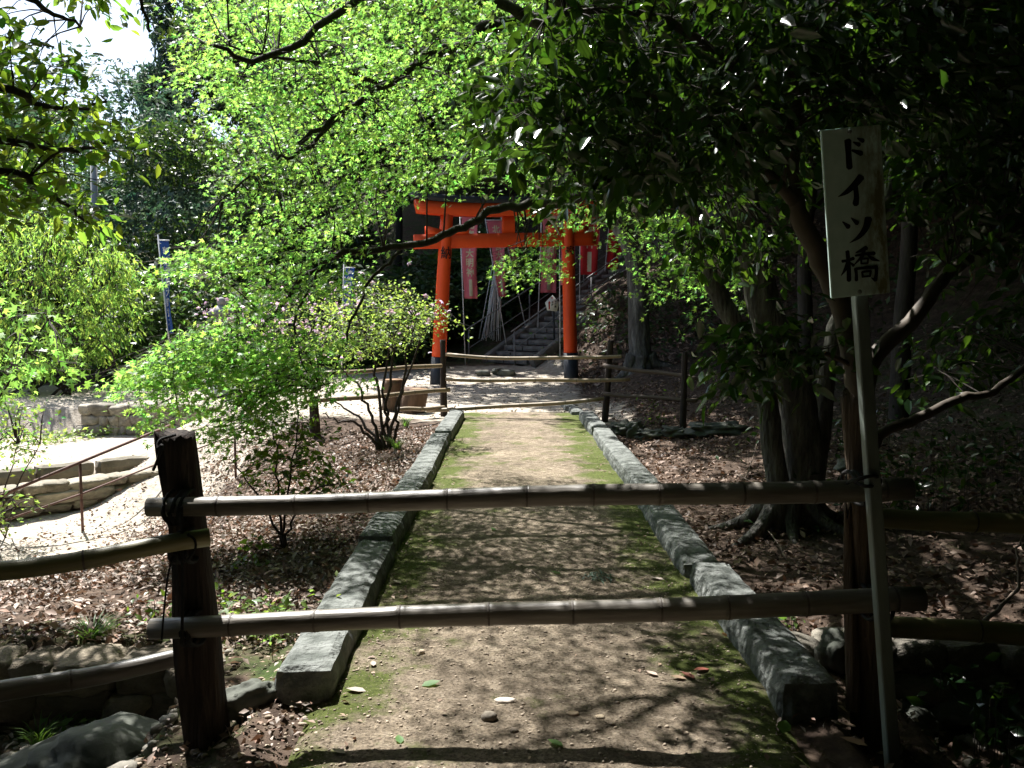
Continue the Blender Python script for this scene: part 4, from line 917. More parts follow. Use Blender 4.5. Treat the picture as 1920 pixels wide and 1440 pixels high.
c_ += sample_poly([(1320, 650), (1420, 610), (1560, 610), (1570, 690), (1440, 700), (1380, 705)], 20, (4.2, 4.7), rng)
c_ += sample_poly([(1700, 230), (1960, 200), (1960, 520), (1720, 460)], 70, (4.6, 6.0), rng)
c_ += sample_poly([(1680, 620), (1960, 560), (1960, 720), (1700, 700)], 26, (5.0, 6.2), rng)
c_ += sample_poly([(900, -600), (2300, -600), (2300, -20), (1000, -20)], 330, (3.2, 6.6), rng)
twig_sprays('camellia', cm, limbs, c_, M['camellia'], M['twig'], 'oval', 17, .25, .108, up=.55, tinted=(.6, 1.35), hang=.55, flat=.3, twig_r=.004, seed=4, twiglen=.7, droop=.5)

# ---- broad leaved tree whose branches hang in from the upper left
nl = thing('broadleaf_tree', (-4.6, 4.4, float(H(-4.6, 4.4))), 'leafy branches hanging in from the upper left edge', 'tree')
tb = MB(); limbs = []
limb(tb, [np.array(nl.location), (-4.5, 4.5, 1.5), (-4.3, 4.8, 3.2), (-3.9, 5.2, 5.0)], .16, .08, 5, 12)
for pts in (pl((4.9, 5.6), (-340, 60), (0, 158), (60, 190), (130, 210), (200, 190)), pl((4.9, 5.6), (-360, 160), (0, 258), (70, 275), (140, 285), (225, 262)), pl((4.9, 5.4), (-360, 300), (0, 318), (60, 345), (110, 380), (170, 420)),
            pl((4.9, 5.6), (-300, -150), (0, -30), (90, 20), (150, 50)), pl((5.2, 5.8), (-100, -200), (100, -120), (240, -40), (280, 60))):
    limbs.append(limb(tb, pts, .030, .008, 5, 7, .01))
tb.build('trunk', M['bark_dark'], nl, True)
c_ = sample_poly([(-120, -40), (30, -30), (50, 60), (140, 110), (150, 180), (260, 200), (255, 260), (200, 300), (225, 360), (180, 420), (90, 400), (-120, 380)], 110, (4.9, 6.0), rng)
c_ += sample_poly([(-500, -300), (-120, -300), (-120, 500), (-500, 500)], 60, (4.4, 6.2), rng)
c_ += sample_poly([(100, -60), (250, -60), (200, 10), (130, 10)], 8, (5.4, 6.2), rng)
twig_sprays('broad', nl, limbs, c_, M['broad'], M['twig'], 'oval', 15, .22, .10, up=.55, tinted=(.5, 1.4), hang=.35, flat=.3, twig_r=.004, seed=5, twiglen=.6, hue=.08)

# ---- shrubs
def shrub(name, label, base, stems, centres, ml, kind, per, spread, size, cat='shrub', flowers=None, stem_r=.016, mt='twig', **k):
    t = thing(name, base, label, cat); limbs = []
    for i, s in enumerate(stems):
        tb = MB(); limbs.append(limb(tb, s, stem_r, stem_r * .3, 5, 7, stem_r * .6, i)); tb.build('stem', M[mt], t, True)
    twig_sprays(name, t, limbs, centres, M[ml], M[mt], kind, per, spread, size, **k)
    if flowers:
        fm = MB(); rg = np.random.default_rng(len(centres)); idx = rg.choice(len(centres), flowers, True)
        for i in idx:
            c = np.array(centres[i]) + rg.normal(0, spread * .6, 3) + [0, -.05, .05]; n5 = 5; th = np.arange(n5) * 2 * PI / n5; up_ = unit(rg.normal(0, .6, 3) + [0, -.5, .6]); s1 = unit(np.cross(up_, [1, .2, 0])); s2 = np.cross(up_, s1)
            leaves(fm, 'diamond', np.repeat(c[None], 5, 0), np.repeat(up_[None], 5, 0) + .3 * (np.cos(th)[:, None] * s1 + np.sin(th)[:, None] * s2), np.cos(th)[:, None] * s1 + np.sin(th)[:, None] * s2, .045, tint(5, .8, 1.25))
        tag(fm.build('flowers', M['petal'], t, col=True), kind='stuff')
    return t
rng = np.random.default_rng(21)
az = G(722, 845)
Ya = az[1]
st_ = [pl((Ya, Ya + d), (722 + o, 846), *pp) for d, o, pp in [(.3, -6, [(690, 800), (655, 770), (610, 745)]), (.2, -4, [(700, 790), (680, 740), (640, 690), (600, 650)]), (0, 0, [(715, 780), (705, 700), (690, 640), (660, 560)]), (.2, 4, [(722, 770), (735, 690), (745, 620), (770, 560)]),
      (-.1, 8, [(735, 790), (756, 720), (762, 660), (780, 600)]), (-.2, -8, [(690, 815), (665, 790), (640, 790), (605, 775)]), (.3, 6, [(726, 790), (720, 720), (730, 650), (720, 560)]), (.1, 10, [(745, 800), (750, 750), (790, 640), (830, 580)])]]
cs = sample_poly([(610, 545), (700, 520), (790, 545), (825, 580), (790, 640), (760, 650), (640, 680), (600, 640)], 130, (Ya - .7, Ya + .8), rng)
cs += sample_poly([(790, 560), (865, 570), (868, 620), (800, 640)], 9, (Ya - .3, Ya + .2), rng)
shrub('azalea_bush', 'azalea bush with bare dark stems and pale pink flowers beside the far fence', az, st_, cs, 'azalea', 'small', 20, .20, .055, flowers=60, up=.6, tinted=(.7, 1.3), flat=.4, seed=6, twiglen=.7, twig_r=.005, stem_r=.026)
az2 = np.array([-4.4, 14.2, float(H(-4.4, 14.2))])
st_ = [[az2, az2 + [rng.normal(0, .3), rng.normal(0, .3), .8], az2 + [rng.normal(0, .9), rng.normal(0, .5), 1.6]] for _ in range(9)]
cs = sample_poly([(350, 640), (400, 580), (520, 555), (620, 570), (640, 640), (590, 700), (480, 740), (380, 720)], 130, (13.2, 15.0), rng)
shrub('azalea_bush', 'wide azalea bush with pink flowers behind the lower maple sprays', az2, st_, cs, 'azalea', 'small', 18, .26, .06, flowers=300, up=.6, tinted=(.7, 1.3), flat=.4, seed=7, twiglen=.8, twig_r=.005, stem_r=.022)
yb = np.array([-9.7, 17.8, float(H(-9.7, 17.8))])
st_ = [[yb + [rng.normal(0, .7), rng.normal(0, .4), -.1], yb + [rng.normal(0, .8), rng.normal(0, .4), .9], yb + [rng.normal(0, 1.1), rng.normal(0, .6), 2.2]] for _ in range(16)]
def ellip(c, r, n, rng, shell=.55):
    d = unit(rng.normal(size=(n, 3))); return np.array(c) + d * np.array(r) * (shell + (1 - shell) * rng.uniform(0, 1, (n, 1)) ** .5)
cs = list(ellip(yb + [0, 0, 2.05], (1.95, 1.6, 1.7), 380, rng)) + list(ellip(yb + [-1.0, .3, 2.3], (1.7, 1.4, 1.7), 140, rng))
cs = [c for c in cs if c[2] > yb[2] + .5]
ybt = shrub('evergreen_bush', 'big rounded bush with drooping yellow green leaves at the left', yb, st_, cs, 'yellowgreen', 'long', 17, .24, .17, up=.3, tinted=(.55, 1.7), hang=1.3, flat=.4, seed=8, twiglen=.5, hue=.05, twig_r=.006, stem_r=.03)
mb0 = np.array([-5.6, 7.9, float(H(-5.6, 7.9))])
st_ = [[mb0, mb0 + [.1 * i, 0, 1.0], P(-60 + 50 * i, 660 - 20 * i, 7.6)] for i in range(4)]
cs = sample_poly([(-100, 540), (20, 540), (100, 600), (160, 660), (120, 700), (20, 740), (-100, 740)], 30, (7.0, 8.0), rng)
shrub('maple_sapling', 'bright green leafy sapling at the left edge', mb0, st_, cs, 'maple', 'maple', 22, .26, .11, up=.5, tinted=(.6, 1.2), flat=.35, seed=9, twiglen=.6, stem_r=.02)
mb1 = np.array([-5.9, 9.6, float(H(-5.9, 9.6))])
st_ = [[mb1, mb1 + [.1 * i - .2, 0, .5], mb1 + [.25 * i - .4, -.1, 1.1]] for i in range(5)]
cs = sample_poly([(-80, 730), (60, 720), (95, 790), (70, 860), (-80, 880)], 40, (9.0, 10.0), rng)
shrub('azalea_bush', 'yellowish small leaved bush at the left edge below the sapling', mb1, st_, cs, 'yellowgreen', 'small', 22, .22, .06, up=.5, tinted=(.6, 1.3), flat=.4, seed=10, twiglen=.6, hue=.15, stem_r=.014)
cs = sample_poly([(-60, 900), (50, 930), (100, 980), (40, 1000), (-60, 1000)], 16, (8.4, 9.0), rng); g0 = G(10, 1010)
shrub('low_shrub', 'low green shrub at the left edge beside the step stones', g0, [[g0, g0 + [.1, 0, .3], P(30, 950, 8.7)], [g0, P(-40, 940, 8.7)]], cs, 'azalea', 'small', 20, .18, .06, up=.6, tinted=(.5, 1.1), flat=.4, seed=12, twiglen=.4, stem_r=.01)
sb = G(532, 1030); Ys = sb[1]
st_ = [pl((Ys, Ys + d), (532, 1032), *pp) for d, pp in [(.1, [(515, 980), (470, 910), (430, 860)]), (.0, [(525, 960), (520, 870), (510, 790)]), (-.1, [(535, 960), (550, 860), (560, 780)]), (-.2, [(545, 980), (590, 920), (650, 905)])]]
cs = sample_poly([(480, 790), (560, 760), (610, 790), (590, 850), (640, 880), (665, 910), (600, 925), (500, 920), (440, 890), (420, 850)], 46, (Ys - .3, Ys + .3), rng)
cs += sample_poly([(410, 990), (500, 1000), (470, 1080), (420, 1060)], 8, (Ys - .5, Ys - .2), rng)
shrub('camellia_sapling', 'young camellia sapling on the leafy bank left of the bridge', sb, st_, cs, 'broad', 'small', 12, .14, .07, up=.6, tinted=(.35, 1.2), flat=.3, seed=13, twiglen=.4, twig_r=.003, stem_r=.012, cat='shrub')
# small plants on the slopes
def ground_plant(label, base, n, spread, size, ml, kind='small', h=.15, seed=0, cat='plant', tn=(.6, 1.2)):
    rg = np.random.default_rng(seed); base = np.array(base, float); t = thing('ground_plant', base, label, cat); lf = MB(); tw = MB()
    p = base + rg.normal(0, 1, (n, 3)) * [spread, spread * .8, 0]; p[:, 2] = H(p[:, 0], p[:, 1]) + rg.uniform(.01, h, n)
    leaves(lf, kind, p, rg.normal(0, .5, (n, 3)) + [0, -.2, .9], rg.normal(0, 1, (n, 3)) + [0, 0, .2], size * rg.uniform(.6, 1.3, n), tint(n, *tn, rng=rg))
    for q in p[::4]: tw.tube([[q[0], q[1], H(q[0], q[1]) - .02], q], .0022, 3, False)
    lf.build('leaves', M[ml], t, col=True); tag(tw.build('stems', M['twig'], t), kind='stuff'); return t
def tuft(label, base, n, h, seed, spread=.05):
    rg = np.random.default_rng(seed); base = np.array(base, float); t = thing('grass_tuft', base, label, 'grass'); mb = MB()
    for i in range(n):
        a = rg.uniform(0, 2 * PI); o = np.array([math.cos(a), math.sin(a), 0]); L = h * rg.uniform(.6, 1.2); b0 = base + o * spread * rg.uniform(0, 1) - [0, 0, .01]; wd = np.cross(o, [0, 0, 1]) * .004
        ps = [b0 + o * (L * .55 * s * s) + np.array([0, 0, L * (s - .45 * s * s)]) for s in (0, .35, .7, 1)]
        V = []; 
        for s, p in zip((1, .9, .6, .05), ps): V += [p - wd * s, p + wd * s]
        mb.add(np.array(V), [[0, 1, 3, 2], [2, 3, 5, 4], [4, 5, 7, 6]], tint(1, .6, 1.3, rng=rg)[0])
    mb.build('blades', M['grass'], t, col=True); return t
g = G(470, 1215); ground_plant('bright green ivy clump on the ditch wall beside the left kerb', (-1.32, 4.42, 0), 190, .13, .05, 'azalea', h=.2, seed=1)
ground_plant('dark green ground cover at the foot of the left post', (-1.75, 4.7, 0), 150, .2, .05, 'broad', h=.12, seed=2)
tuft('dark grass tuft on top of the left ditch wall', (-2.25, 4.45, -.13), 130, .2, 3, .07)
tuft('small grass tuft on the leafy bank near the left kerb', G(760, 800), 60, .25, 4)
tuft('grass tuft beside the bare azalea stems', G(745, 845), 80, .3, 5)
tuft('grassy clump at the left edge of the pebbly ditch bed', (-2.3, 4.0, -.47), 50, .2, 6)
for i, (px_, py_, lab) in enumerate([(130, 1372, 'small weed among the pebbles of the ditch bed, leftmost'), (165, 1385, 'small weed growing beside the large angular rock'), (215, 1365, 'small weed at the foot of the ditch wall')]):
    g = G(px_, py_, 3.0); ground_plant(lab, g, 26, .05, .06, 'grass', h=.10, seed=20 + i)
ground_plant('dark fern clump in the ditch at the lower right edge', (2.25, 3.7, -.45), 120, .18, .09, 'camellia', h=.45, seed=30)
ground_plant('tiny seedling behind the right kerb near the post', (1.52, 4.6, 0), 40, .06, .05, 'grass', h=.12, seed=31)
ground_plant('low green sprouts beside the far fence on the right slope', G(1225, 800), 60, .12, .06, 'broad', h=.5, seed=32)
for i, (px_, py_, Y, n, sp, h_, lab) in enumerate([(1720, 850, 6.6, 260, .35, .5, 'dark leafy undergrowth behind the sign post'), (1860, 800, 7.6, 220, .4, .5, 'dark leafy undergrowth at the right edge of the slope'),
     (1560, 760, 9.5, 240, .45, .5, 'dark shrub behind the twin trunk on the right slope')]):
    p = P(px_, py_, Y); ground_plant(lab, (p[0], p[1], 0), n, sp, .09, 'camellia', h=h_, seed=40 + i, cat='shrub')
for i, (x_, y_, n, sp, h_, lab) in enumerate([(3.6, 21.5, 420, .7, 1.2, 'dark shrub at the foot of the slope right of the grey trunk'), (5.0, 19.5, 420, .8, 1.1, 'dark shrub on the slope under the maple, further right'), (2.55, 23.4, 420, .6, 1.0, 'small dark shrub beside the staircase by the grey trunk'),
      (-3.2, 25.5, 300, 1.2, .35, 'low green ground cover behind the left gate pillar'), (6.8, 17.0, 420, .9, 1.2, 'dark shrub on the slope behind the twin trunk')]):
    ground_plant(lab, (x_, y_, float(H(x_, y_))), n, sp, .16, 'evergreen', h=h_, seed=50 + i, cat='shrub')
for i, px_ in enumerate((50, 75, 100, 130, 165)):
    g = G(px_ + 30, 835 - i * 4); ground_plant(['green weed on the gravel below the rubble wall, leftmost of five', 'green weed on the gravel below the rubble wall, second of five', 'green weed on the gravel below the rubble wall, third of five', 'green weed on the gravel below the rubble wall, fourth of five', 'green weed on the gravel below the rubble wall, rightmost of five'][i], g, 40, .12, .09, 'azalea', h=.18, seed=60 + i)

# ------------------------------------------------------------------ trees behind, and the canopy of the wood
def crown_mesh(name, seed, lobes, n, size, m, kind='clump', tinted=(.55, 1.35), shell=.45, hue=0.05):
    rg = np.random.default_rng(seed); mb = MB(); tot = sum(r[0] * r[1] * r[2] for _, r in lobes) 
    for c, r in lobes:
        k = int(n * r[0] * r[1] * r[2] / tot); d = unit(rg.normal(size=(k, 3))); q = (shell + (1 - shell) * rg.uniform(0, 1, (k, 1)) ** .6)
        # uneven surface: clumps and gaps
        f = 1 + .28 * wob(d[:, 0] * 3 + c[0], d[:, 2] * 3 + c[2], 1.6, seed)[:, None]
        p = np.array(c) + d * q * f * np.array(r); keep = wob(p[:, 0] * 1.3 + p[:, 2], p[:, 1] * 1.3 - p[:, 2], 1.2, seed) > -.45; p, d = p[keep], d[keep]; k = len(p)
        leaves(mb, kind, p, d + rg.normal(0, .5, (k, 3)) + [0, 0, .5], rg.normal(0, 1, (k, 3)) + d * .6, size * rg.uniform(.6, 1.3, k), tint(k, *tinted, hue, rg))
    return mk_mesh(name, np.concatenate(mb.V), np.concatenate(mb.F), m, False, np.concatenate(mb.C))
def lobes_round(h, w_, seed, n=9):
    rg = np.random.default_rng(seed); out = []
    for i in range(n): out.append(((rg.normal(0, w_ * .38), rg.normal(0, w_ * .38), h * (.45 + .5 * rg.uniform())), (w_ * rg.uniform(.28, .45), w_ * rg.uniform(.28, .45), h * rg.uniform(.12, .2))))
    return out
def lobes_cone(h, w_):
    return [((.15 * w_ * math.sin(i * 2.1), .15 * w_ * math.cos(i * 1.7), h * (.25 + .7 * i / 9)), (w_ * (1.05 - .85 * i / 9) * .5, w_ * (1.05 - .85 * i / 9) * .5, h * .06)) for i in range(10)]
CR = {'oak': (crown_mesh('crown', 1, lobes_round(10, 7, 1), 7000, .30, M['evergreen']), 10), 'oak2': (crown_mesh('crown', 2, lobes_round(10, 7, 5), 7000, .30, M['evergreen'], tinted=(.4, 1.1)), 10),
      'grey': (crown_mesh('crown', 3, lobes_round(10, 8, 8, 12), 8000, .24, M['conifer'], tinted=(.8, 1.7)), 10), 'cedar': (crown_mesh('crown', 4, lobes_cone(16, 6), 6000, .34, M['conifer']), 16),
      'bright': (crown_mesh('crown', 5, lobes_round(10, 7, 12), 7000, .26, M['broad'], tinted=(.6, 1.3)), 10),
      'bush': (crown_mesh('crown', 6, [((0, 0, 1.2), (1.5, 1.4, 1.3)), ((.9, 0, 1.0), (1.1, 1, 1.0)), ((-.9, .2, .9), (1.1, 1, 1.0))], 3200, .17, M['evergreen']), 3)}
def trunk_mesh(h, r, seed, m, top=.75):
    rg = np.random.default_rng(seed); mb = MB(); p = [np.array([0, 0, -.4])]
    for i in range(6): p.append(np.array([rg.normal(0, .12) * i / 3, rg.normal(0, .12) * i / 3, h * top * (i + 1) / 6]))
    q = limb(mb, p, r, r * .35, 4, 10)
    for i in range(6):
        a = q[int(len(q) * (.4 + .09 * i))]; th = rg.uniform(0, 2 * PI); e = a + np.array([math.cos(th) * h * .22, math.sin(th) * h * .22, h * .14]); limb(mb, [a, (a + e) / 2 + [0, 0, h * .02], e], r * .3, r * .08, 3, 6)
    return mk_mesh('trunk', np.concatenate(mb.V), np.concatenate(mb.F), m, True)
TRK = {'tall': trunk_mesh(10, .15, 1, M['bark_dark']), 'cedar': trunk_mesh(16, .30, 2, M['bark_dark'], .95), 'grey': trunk_mesh(10, .25, 3, M['bark_grey'])}
def tree(name, label, x_, y_, h, kind, trunk='tall', rz=0.0, wide=1.0, group=None, cat='tree', sink=0):
    z = float(H(x_, y_)) - sink; t = thing(name, (x_, y_, z), label, cat, group); me, h0 = CR[kind]; s = h / h0
    o = put('crown', me, t); o.scale = (s * wide, s * wide, s); o.rotation_euler = (0, 0, rz)
    if trunk: q = put('trunk', TRK[trunk], t); s2 = h / (16 if trunk == 'cedar' else 10); q.scale = (s2, s2, s2); q.rotation_euler = (0, 0, rz)
    return t
GB = 'trees of the wood behind the gate'
FAR = [  # x, y, height, kind, trunk, wide, label
    (-27, 36, 6, 'bright', 'tall', 1.2, 'sunlit tree at the far left edge'), (-23, 42, 5.5, 'oak', 'tall', 1.1, 'dark tree far behind the utility pole'),
    (-15.2, 39, 16, 'cedar', 'cedar', .6, 'tall bare stemmed cedar against the white sky'), (-13.0, 33, 9.0, 'grey', 'grey', 1.1, 'grey green tree with silvery leaves behind the blue banner'),
    (-11.5, 23.0, 5.2, 'oak2', 'tall', 1.2, 'dark shrubby tree right behind the yellow green bush'), (-9.0, 29, 6.8, 'oak2', 'tall', .95, 'black shaded tree left of the maple sprays'),
    (-20, 31, 5.5, 'oak', 'tall', 1.3, 'tree behind the left edge branches'), (-16, 22, 4.8, 'bright', None, 1.3, 'bright green tree at the left edge behind the yellow green bush'),
    (-4.5, 34, 12, 'oak', 'tall', .95, 'dark evergreen tree behind the left gate pillar'), (-1.0, 36, 12, 'oak2', 'tall', 1.3, 'dark evergreen tree behind the middle of the gate'),
    (3.5, 38, 11, 'oak', 'tall', 1.3, 'dark evergreen tree above the top of the staircase'), (-7.5, 40, 14, 'oak2', 'tall', .8, 'tall evergreen tree behind the maple at upper left'),
    (-4, 43, 17, 'cedar', 'cedar', 1.2, 'tall dark cedar behind the maple crown'), (0, 44, 16, 'oak', 'tall', 1.5, 'tall evergreen tree behind the maple crown, centre'),
    (7, 42, 14, 'oak2', 'tall', 1.5, 'evergreen tree high on the slope behind the banners'), (12, 38, 12, 'oak', 'tall', 1.5, 'evergreen tree high on the right slope'),
    (8.2, 31, 9, 'oak2', 'tall', 1.2, 'evergreen tree on the right slope behind the banners'), (15, 31, 10, 'oak', 'tall', 1.5, 'evergreen tree on the far right slope')]
for i, (x_, y_, h, k, tk, wd, lab) in enumerate(FAR): tree('evergreen_tree' if k != 'cedar' else 'cedar_tree', lab, x_, y_, h, k, tk, i * 1.7, wd, GB)
tree('evergreen_bush', 'dark round bush behind the blue banner', -8.0, 20.8, 3.4, 'bush', None, .5, 1.1, None, 'bush')
tree('evergreen_bush', 'dark bush left of the gate behind the azaleas', -4.6, 24.5, 3.2, 'bush', None, 2.5, 1.3, None, 'bush')
tree('evergreen_bush', 'dark bush at the foot of the wooded slope behind the left pillar', -2.6, 28.2, 3.6, 'bush', None, 3.5, 1.3, None, 'bush')
tree('evergreen_bush', 'dark bush above the pole bundle on the wooded slope', -.4, 29.5, 3.4, 'bush', None, 1.0, 1.3, None, 'bush')
# the wood on the right: trees whose crowns close over the slope
GR = 'trees of the dark wood on the right'
RIGHT = [(5.2, 7.6, 8, 'oak', 'behind the sign'), (7.6, 11.0, 9, 'oak2', 'behind the twin trunk'), (4.8, 14.0, 9, 'oak', 'behind the far fence on the right slope'), (5.2, 11.4, 9, 'oak', 'close behind the twin trunk on the slope'), (9.5, 6.2, 9, 'oak2', 'at the right edge'),
         (8.5, 16.5, 10, 'oak', 'further up behind the twin trunk'), (5.2, 23.5, 9, 'oak2', 'beside the staircase'), (12.5, 12.5, 10, 'oak', 'high up at the right edge'), (6.8, 2.6, 9, 'oak2', 'right of the camera'), (12.5, 22, 11, 'oak2', 'high on the slope')]
for i, (x_, y_, h, k, w_) in enumerate(RIGHT): tree('evergreen_tree', 'dense evergreen tree of the dark wood ' + w_, x_, y_, h, k, 'tall', i * 2.3, 1.15, GR)
# unseen trees added behind and beside the camera to block sky light
for i, (x_, y_, h, k) in enumerate([(-2.5, -3.5, 9, 'oak'), (3.5, -2.0, 9, 'oak2'), (-8, -3, 9, 'oak'), (0.8, -4.4, 9, 'oak2'), (-7.5, 1.0, 8, 'oak2')]):
    tree('evergreen_tree', ['evergreen tree behind the camera on the left', 'evergreen tree behind the camera on the right', 'evergreen tree behind the camera at far left', 'evergreen tree well behind the camera', 'evergreen tree left of the near fence, out of view'][i], x_, y_, h, k, 'tall', i * 1.1, 1.15, 'trees behind the camera')

CR['dense'] = (crown_mesh('crown', 9, [((2.6 * math.sin(i * 2.4), 2.6 * math.cos(i * 2.4), 1.2 + .62 * i), (2.6, 2.6, 1.3)) for i in range(14)], 11000, .36, M['evergreen'], shell=.2), 10)  # dense low crown for an unseen ring of trees added to shut out sky light
for i, (x_, y_, h) in enumerate([(1.8, -8.2, 11), (-5.5, -8.2, 11), (8.6, -5.0, 11), (14.5, 1.0, 11), (-13, -6, 11), (-1.5, -15, 14), (7, -14, 14)]):
    tree('evergreen_tree', 'thick evergreen tree ' + ['straight behind the camera', 'behind the camera, left of the path', 'behind the camera, right of the path', 'of the wood beyond the right edge', 'far left behind the camera', 'second row behind the camera on the left', 'second row behind the camera on the right'][i], x_, y_, h, 'dense', 'tall', i * 1.9, 1.2, 'trees behind the camera')
# grey trunked tree right of the gate
gb_ = P(1200, 690, 18.6); gb_[2] = float(H(gb_[0], gb_[1]))
gt = thing('broadleaf_tree', gb_, 'thick grey trunked tree with pale lit edge right of the gate', 'tree'); tb = MB(); limbs = []
q0 = gb_ - [0, 0, .2]
mb_t = MB(); pts = [q0, gb_ + [-.0, 0, .35], *pl(18.6, (1198, 620), (1196, 540), (1188, 480), (1165, 430), (1142, 385), (1130, 330))]
q = smoothline(pts, 5); mb_t.tube(q, np.interp(np.linspace(0, 1, len(q)), [0, .06, .12, .5, .8, 1], [.42, .30, .25, .21, .17, .12]), 18, True, .05); limbs.append(q)
for pp in (pl((18.6, 18.2), (1190, 490), (1225, 420), (1240, 340), (1280, 250)), pl((18.6, 19), (1170, 440), (1210, 400), (1290, 380)), pl((18.6, 18.0), (1145, 390), (1080, 330), (1000, 260))): limbs.append(limb(mb_t, pp, .13, .05, 5, 10))
for a in (-2.6, -1.6, -.5, .4): 
    e = gb_ + [math.cos(a) * .8, math.sin(a) * .5, 0]; e[2] = float(H(e[0], e[1])) - .02; limb(mb_t, [gb_ + [math.cos(a) * .2, math.sin(a) * .2, .3], (gb_ + e) / 2 + [0, 0, .08], e], .16, .04, 4, 8)
mb_t.build('trunk', M['bark_grey'], gt, True)
rng = np.random.default_rng(31)
cs = sample_poly([(960, 60), (1400, 60), (1420, 330), (1300, 400), (1210, 420), (1130, 360), (1000, 330)], 190, (17.2, 20.0), rng)
cs += sample_poly([(900, -350), (1500, -350), (1450, 60), (950, 60)], 120, (16.5, 20.5), rng)
twig_sprays('grey', gt, limbs, cs, M['evergreen'], M['twig'], 'small', 34, .5, .15, up=.5, tinted=(.6, 1.4), flat=.4, seed=15, twiglen=1.5, twig_r=.012)

# ------------------------------------------------------------------ litter, pebbles, twigs
def scatter(n, xr, yr, dens=None, seed=0):
    rg = np.random.default_rng(seed); x = rg.uniform(*xr, n); y = rg.uniform(*yr, n)
    if dens is not None: k = rg.uniform(0, 1, n) < dens(x, y); x, y = x[k], y[k]
    return x, y, rg
def litter(name, label, n, xr, yr, dens, seed, size=.05, cols=((1, 1, 1),), flat=.55):
    dn_ = lambda a, b_: dens(a, b_) * np.clip(.72 + .75 * wob(a, b_, 1.7, seed), .12, 1)
    x, y, rg = scatter(int(n * 1.3), xr, yr, dn_, seed); k = len(x); z = H(x, y) + rg.uniform(.004, .035, k)
    mb = MB(); c = np.array(cols)[rg.integers(0, len(cols), k)] * rg.uniform(.55, 1.25, (k, 1))
    leaves(mb, 'small', np.stack([x, y, z], -1), rg.normal(0, flat, (k, 3)) + [0, 0, 1], rg.normal(0, 1, (k, 3)) * [1, 1, .25], size * rg.choice([.5, .75, 1, 1.15, 1.5], k, p=[.25, .25, .25, .15, .1]) * rg.uniform(.8, 1.2, k), c)
    o = mb.build(name, M['litter'], None, col=True); return tag(o, label, 'leaf litter', kind='stuff')
LC = ((1, 1, 1), (1.15, 1.0, .95), (.75, .62, .55), (.5, .42, .36), (1.2, 1.12, 1.1), (.85, .6, .5), (.28, .24, .2), (.3, .25, .2))
litter('leaf_litter', 'fallen brown and tan leaves covering the bank left of the bridge', 60000, (-5.6, -1.05), (4.28, 12.6),
       lambda x, y: np.clip(1.15 - ss((-x - 3.6 - .3 * (9 - y).clip(0)) / 1.2), 0, 1) * np.where(y > 11, .55, 1) * ss((y - 4.26) / .05), 1, .046, LC, .75)
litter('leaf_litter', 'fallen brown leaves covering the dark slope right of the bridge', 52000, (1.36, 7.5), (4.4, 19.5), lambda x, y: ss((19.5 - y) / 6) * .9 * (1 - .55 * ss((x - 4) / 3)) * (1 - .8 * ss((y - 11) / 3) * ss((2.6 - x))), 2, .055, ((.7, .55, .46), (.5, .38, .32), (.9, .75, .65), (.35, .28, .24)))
litter('leaf_litter', 'scattered small leaf fragments on the dirt path', 3000, (-.8, 1.05), (2.3, 12), lambda x, y: .25 + .75 * ss((np.abs(x - .14) - .5) / .4), 3, .028, ((.8, .62, .5), (.5, .4, .33), (1, .85, .7)), .3)
litter('leaf_litter', 'dry leaves around the foot of the left post', 1600, (-1.9, -.8), (2.4, 4.4), lambda x, y: np.where(y > 3.45, x < -1.05, 1.0), 14, .036, LC)
litter('leaf_litter', 'dry leaves around the foot of the right post and sign', 500, (1.0, 1.9), (2.4, 4.4), lambda x, y: np.where(y > 3.3, x > 1.36, 1.0), 15, .036, LC)
litter('leaf_litter', 'dead leaves on the wooded slope beside the staircase', 16000, (1.6, 8.5), (18.5, 29), lambda x, y: ((x + .2) * .655 - (y - 24.4) * .755 > 1.7) * 1.0, 16, .11, ((.45, .36, .3), (.3, .24, .2), (.75, .62, .52)), .8)
litter('leaf_litter', 'dry leaves lying in the ditch', 2600, (-4.2, 3.6), (2.6, 4.2), lambda x, y: ((x < -1.3) | (x > 1.6)) * 1.0, 4, .055, LC)
def pebbles(name, label, n, xr, yr, dens, seed, s0, s1, zf, m='rock'):
    x, y, rg = scatter(n, xr, yr, dens, seed); k = len(x); bm = bmesh.new(); bmesh.ops.create_icosphere(bm, subdivisions=1, radius=.5); T = np.array([v.co[:] for v in bm.verts]); F = np.array([[v.index for v in f.verts] for f in bm.faces]); bm.free()
    s = s0 * (s1 / s0) ** (rg.uniform(0, 1, k) ** 2.5); sc3 = s[:, None] * rg.uniform(.6, 1.3, (k, 3)) * [1, 1, .6]; a = rg.uniform(0, 2 * PI, k)
    W = T[None] * sc3[:, None]; W = W * (1 + rg.normal(0, .12, W.shape)); X = W[..., 0] * np.cos(a)[:, None] - W[..., 1] * np.sin(a)[:, None]; Yv = W[..., 0] * np.sin(a)[:, None] + W[..., 1] * np.cos(a)[:, None]
    V = np.stack([X + x[:, None], Yv + y[:, None], W[..., 2] + (zf(x, y) + s * .12)[:, None]], -1).reshape(-1, 3); Fa = (F[None] + (np.arange(k) * len(T))[:, None, None]).reshape(-1, 3)
    mb = MB(); mb.add(V, Fa, np.repeat(rg.uniform(.6, 1.3, (k, 1)) * np.ones((1, 3)), len(T), 0)); return tag(mb.build(name, M[m], None, True, col=True), label, 'pebbles', kind='stuff')
M['pebble'] = surf('pebble_stone', [(.3, (.22, .17, .12)), (.7, (.42, .35, .27))], 30, bump=.2, attr=True)
pebbles('pebbles', 'fine gravel and clods on the dirt path', 15000, (-.78, 1.05), (2.3, 8), lambda x, y: ss((8 - y) / 4) + .15, 1, .004, .018, lambda x, y: pz(x, y), 'pebble')
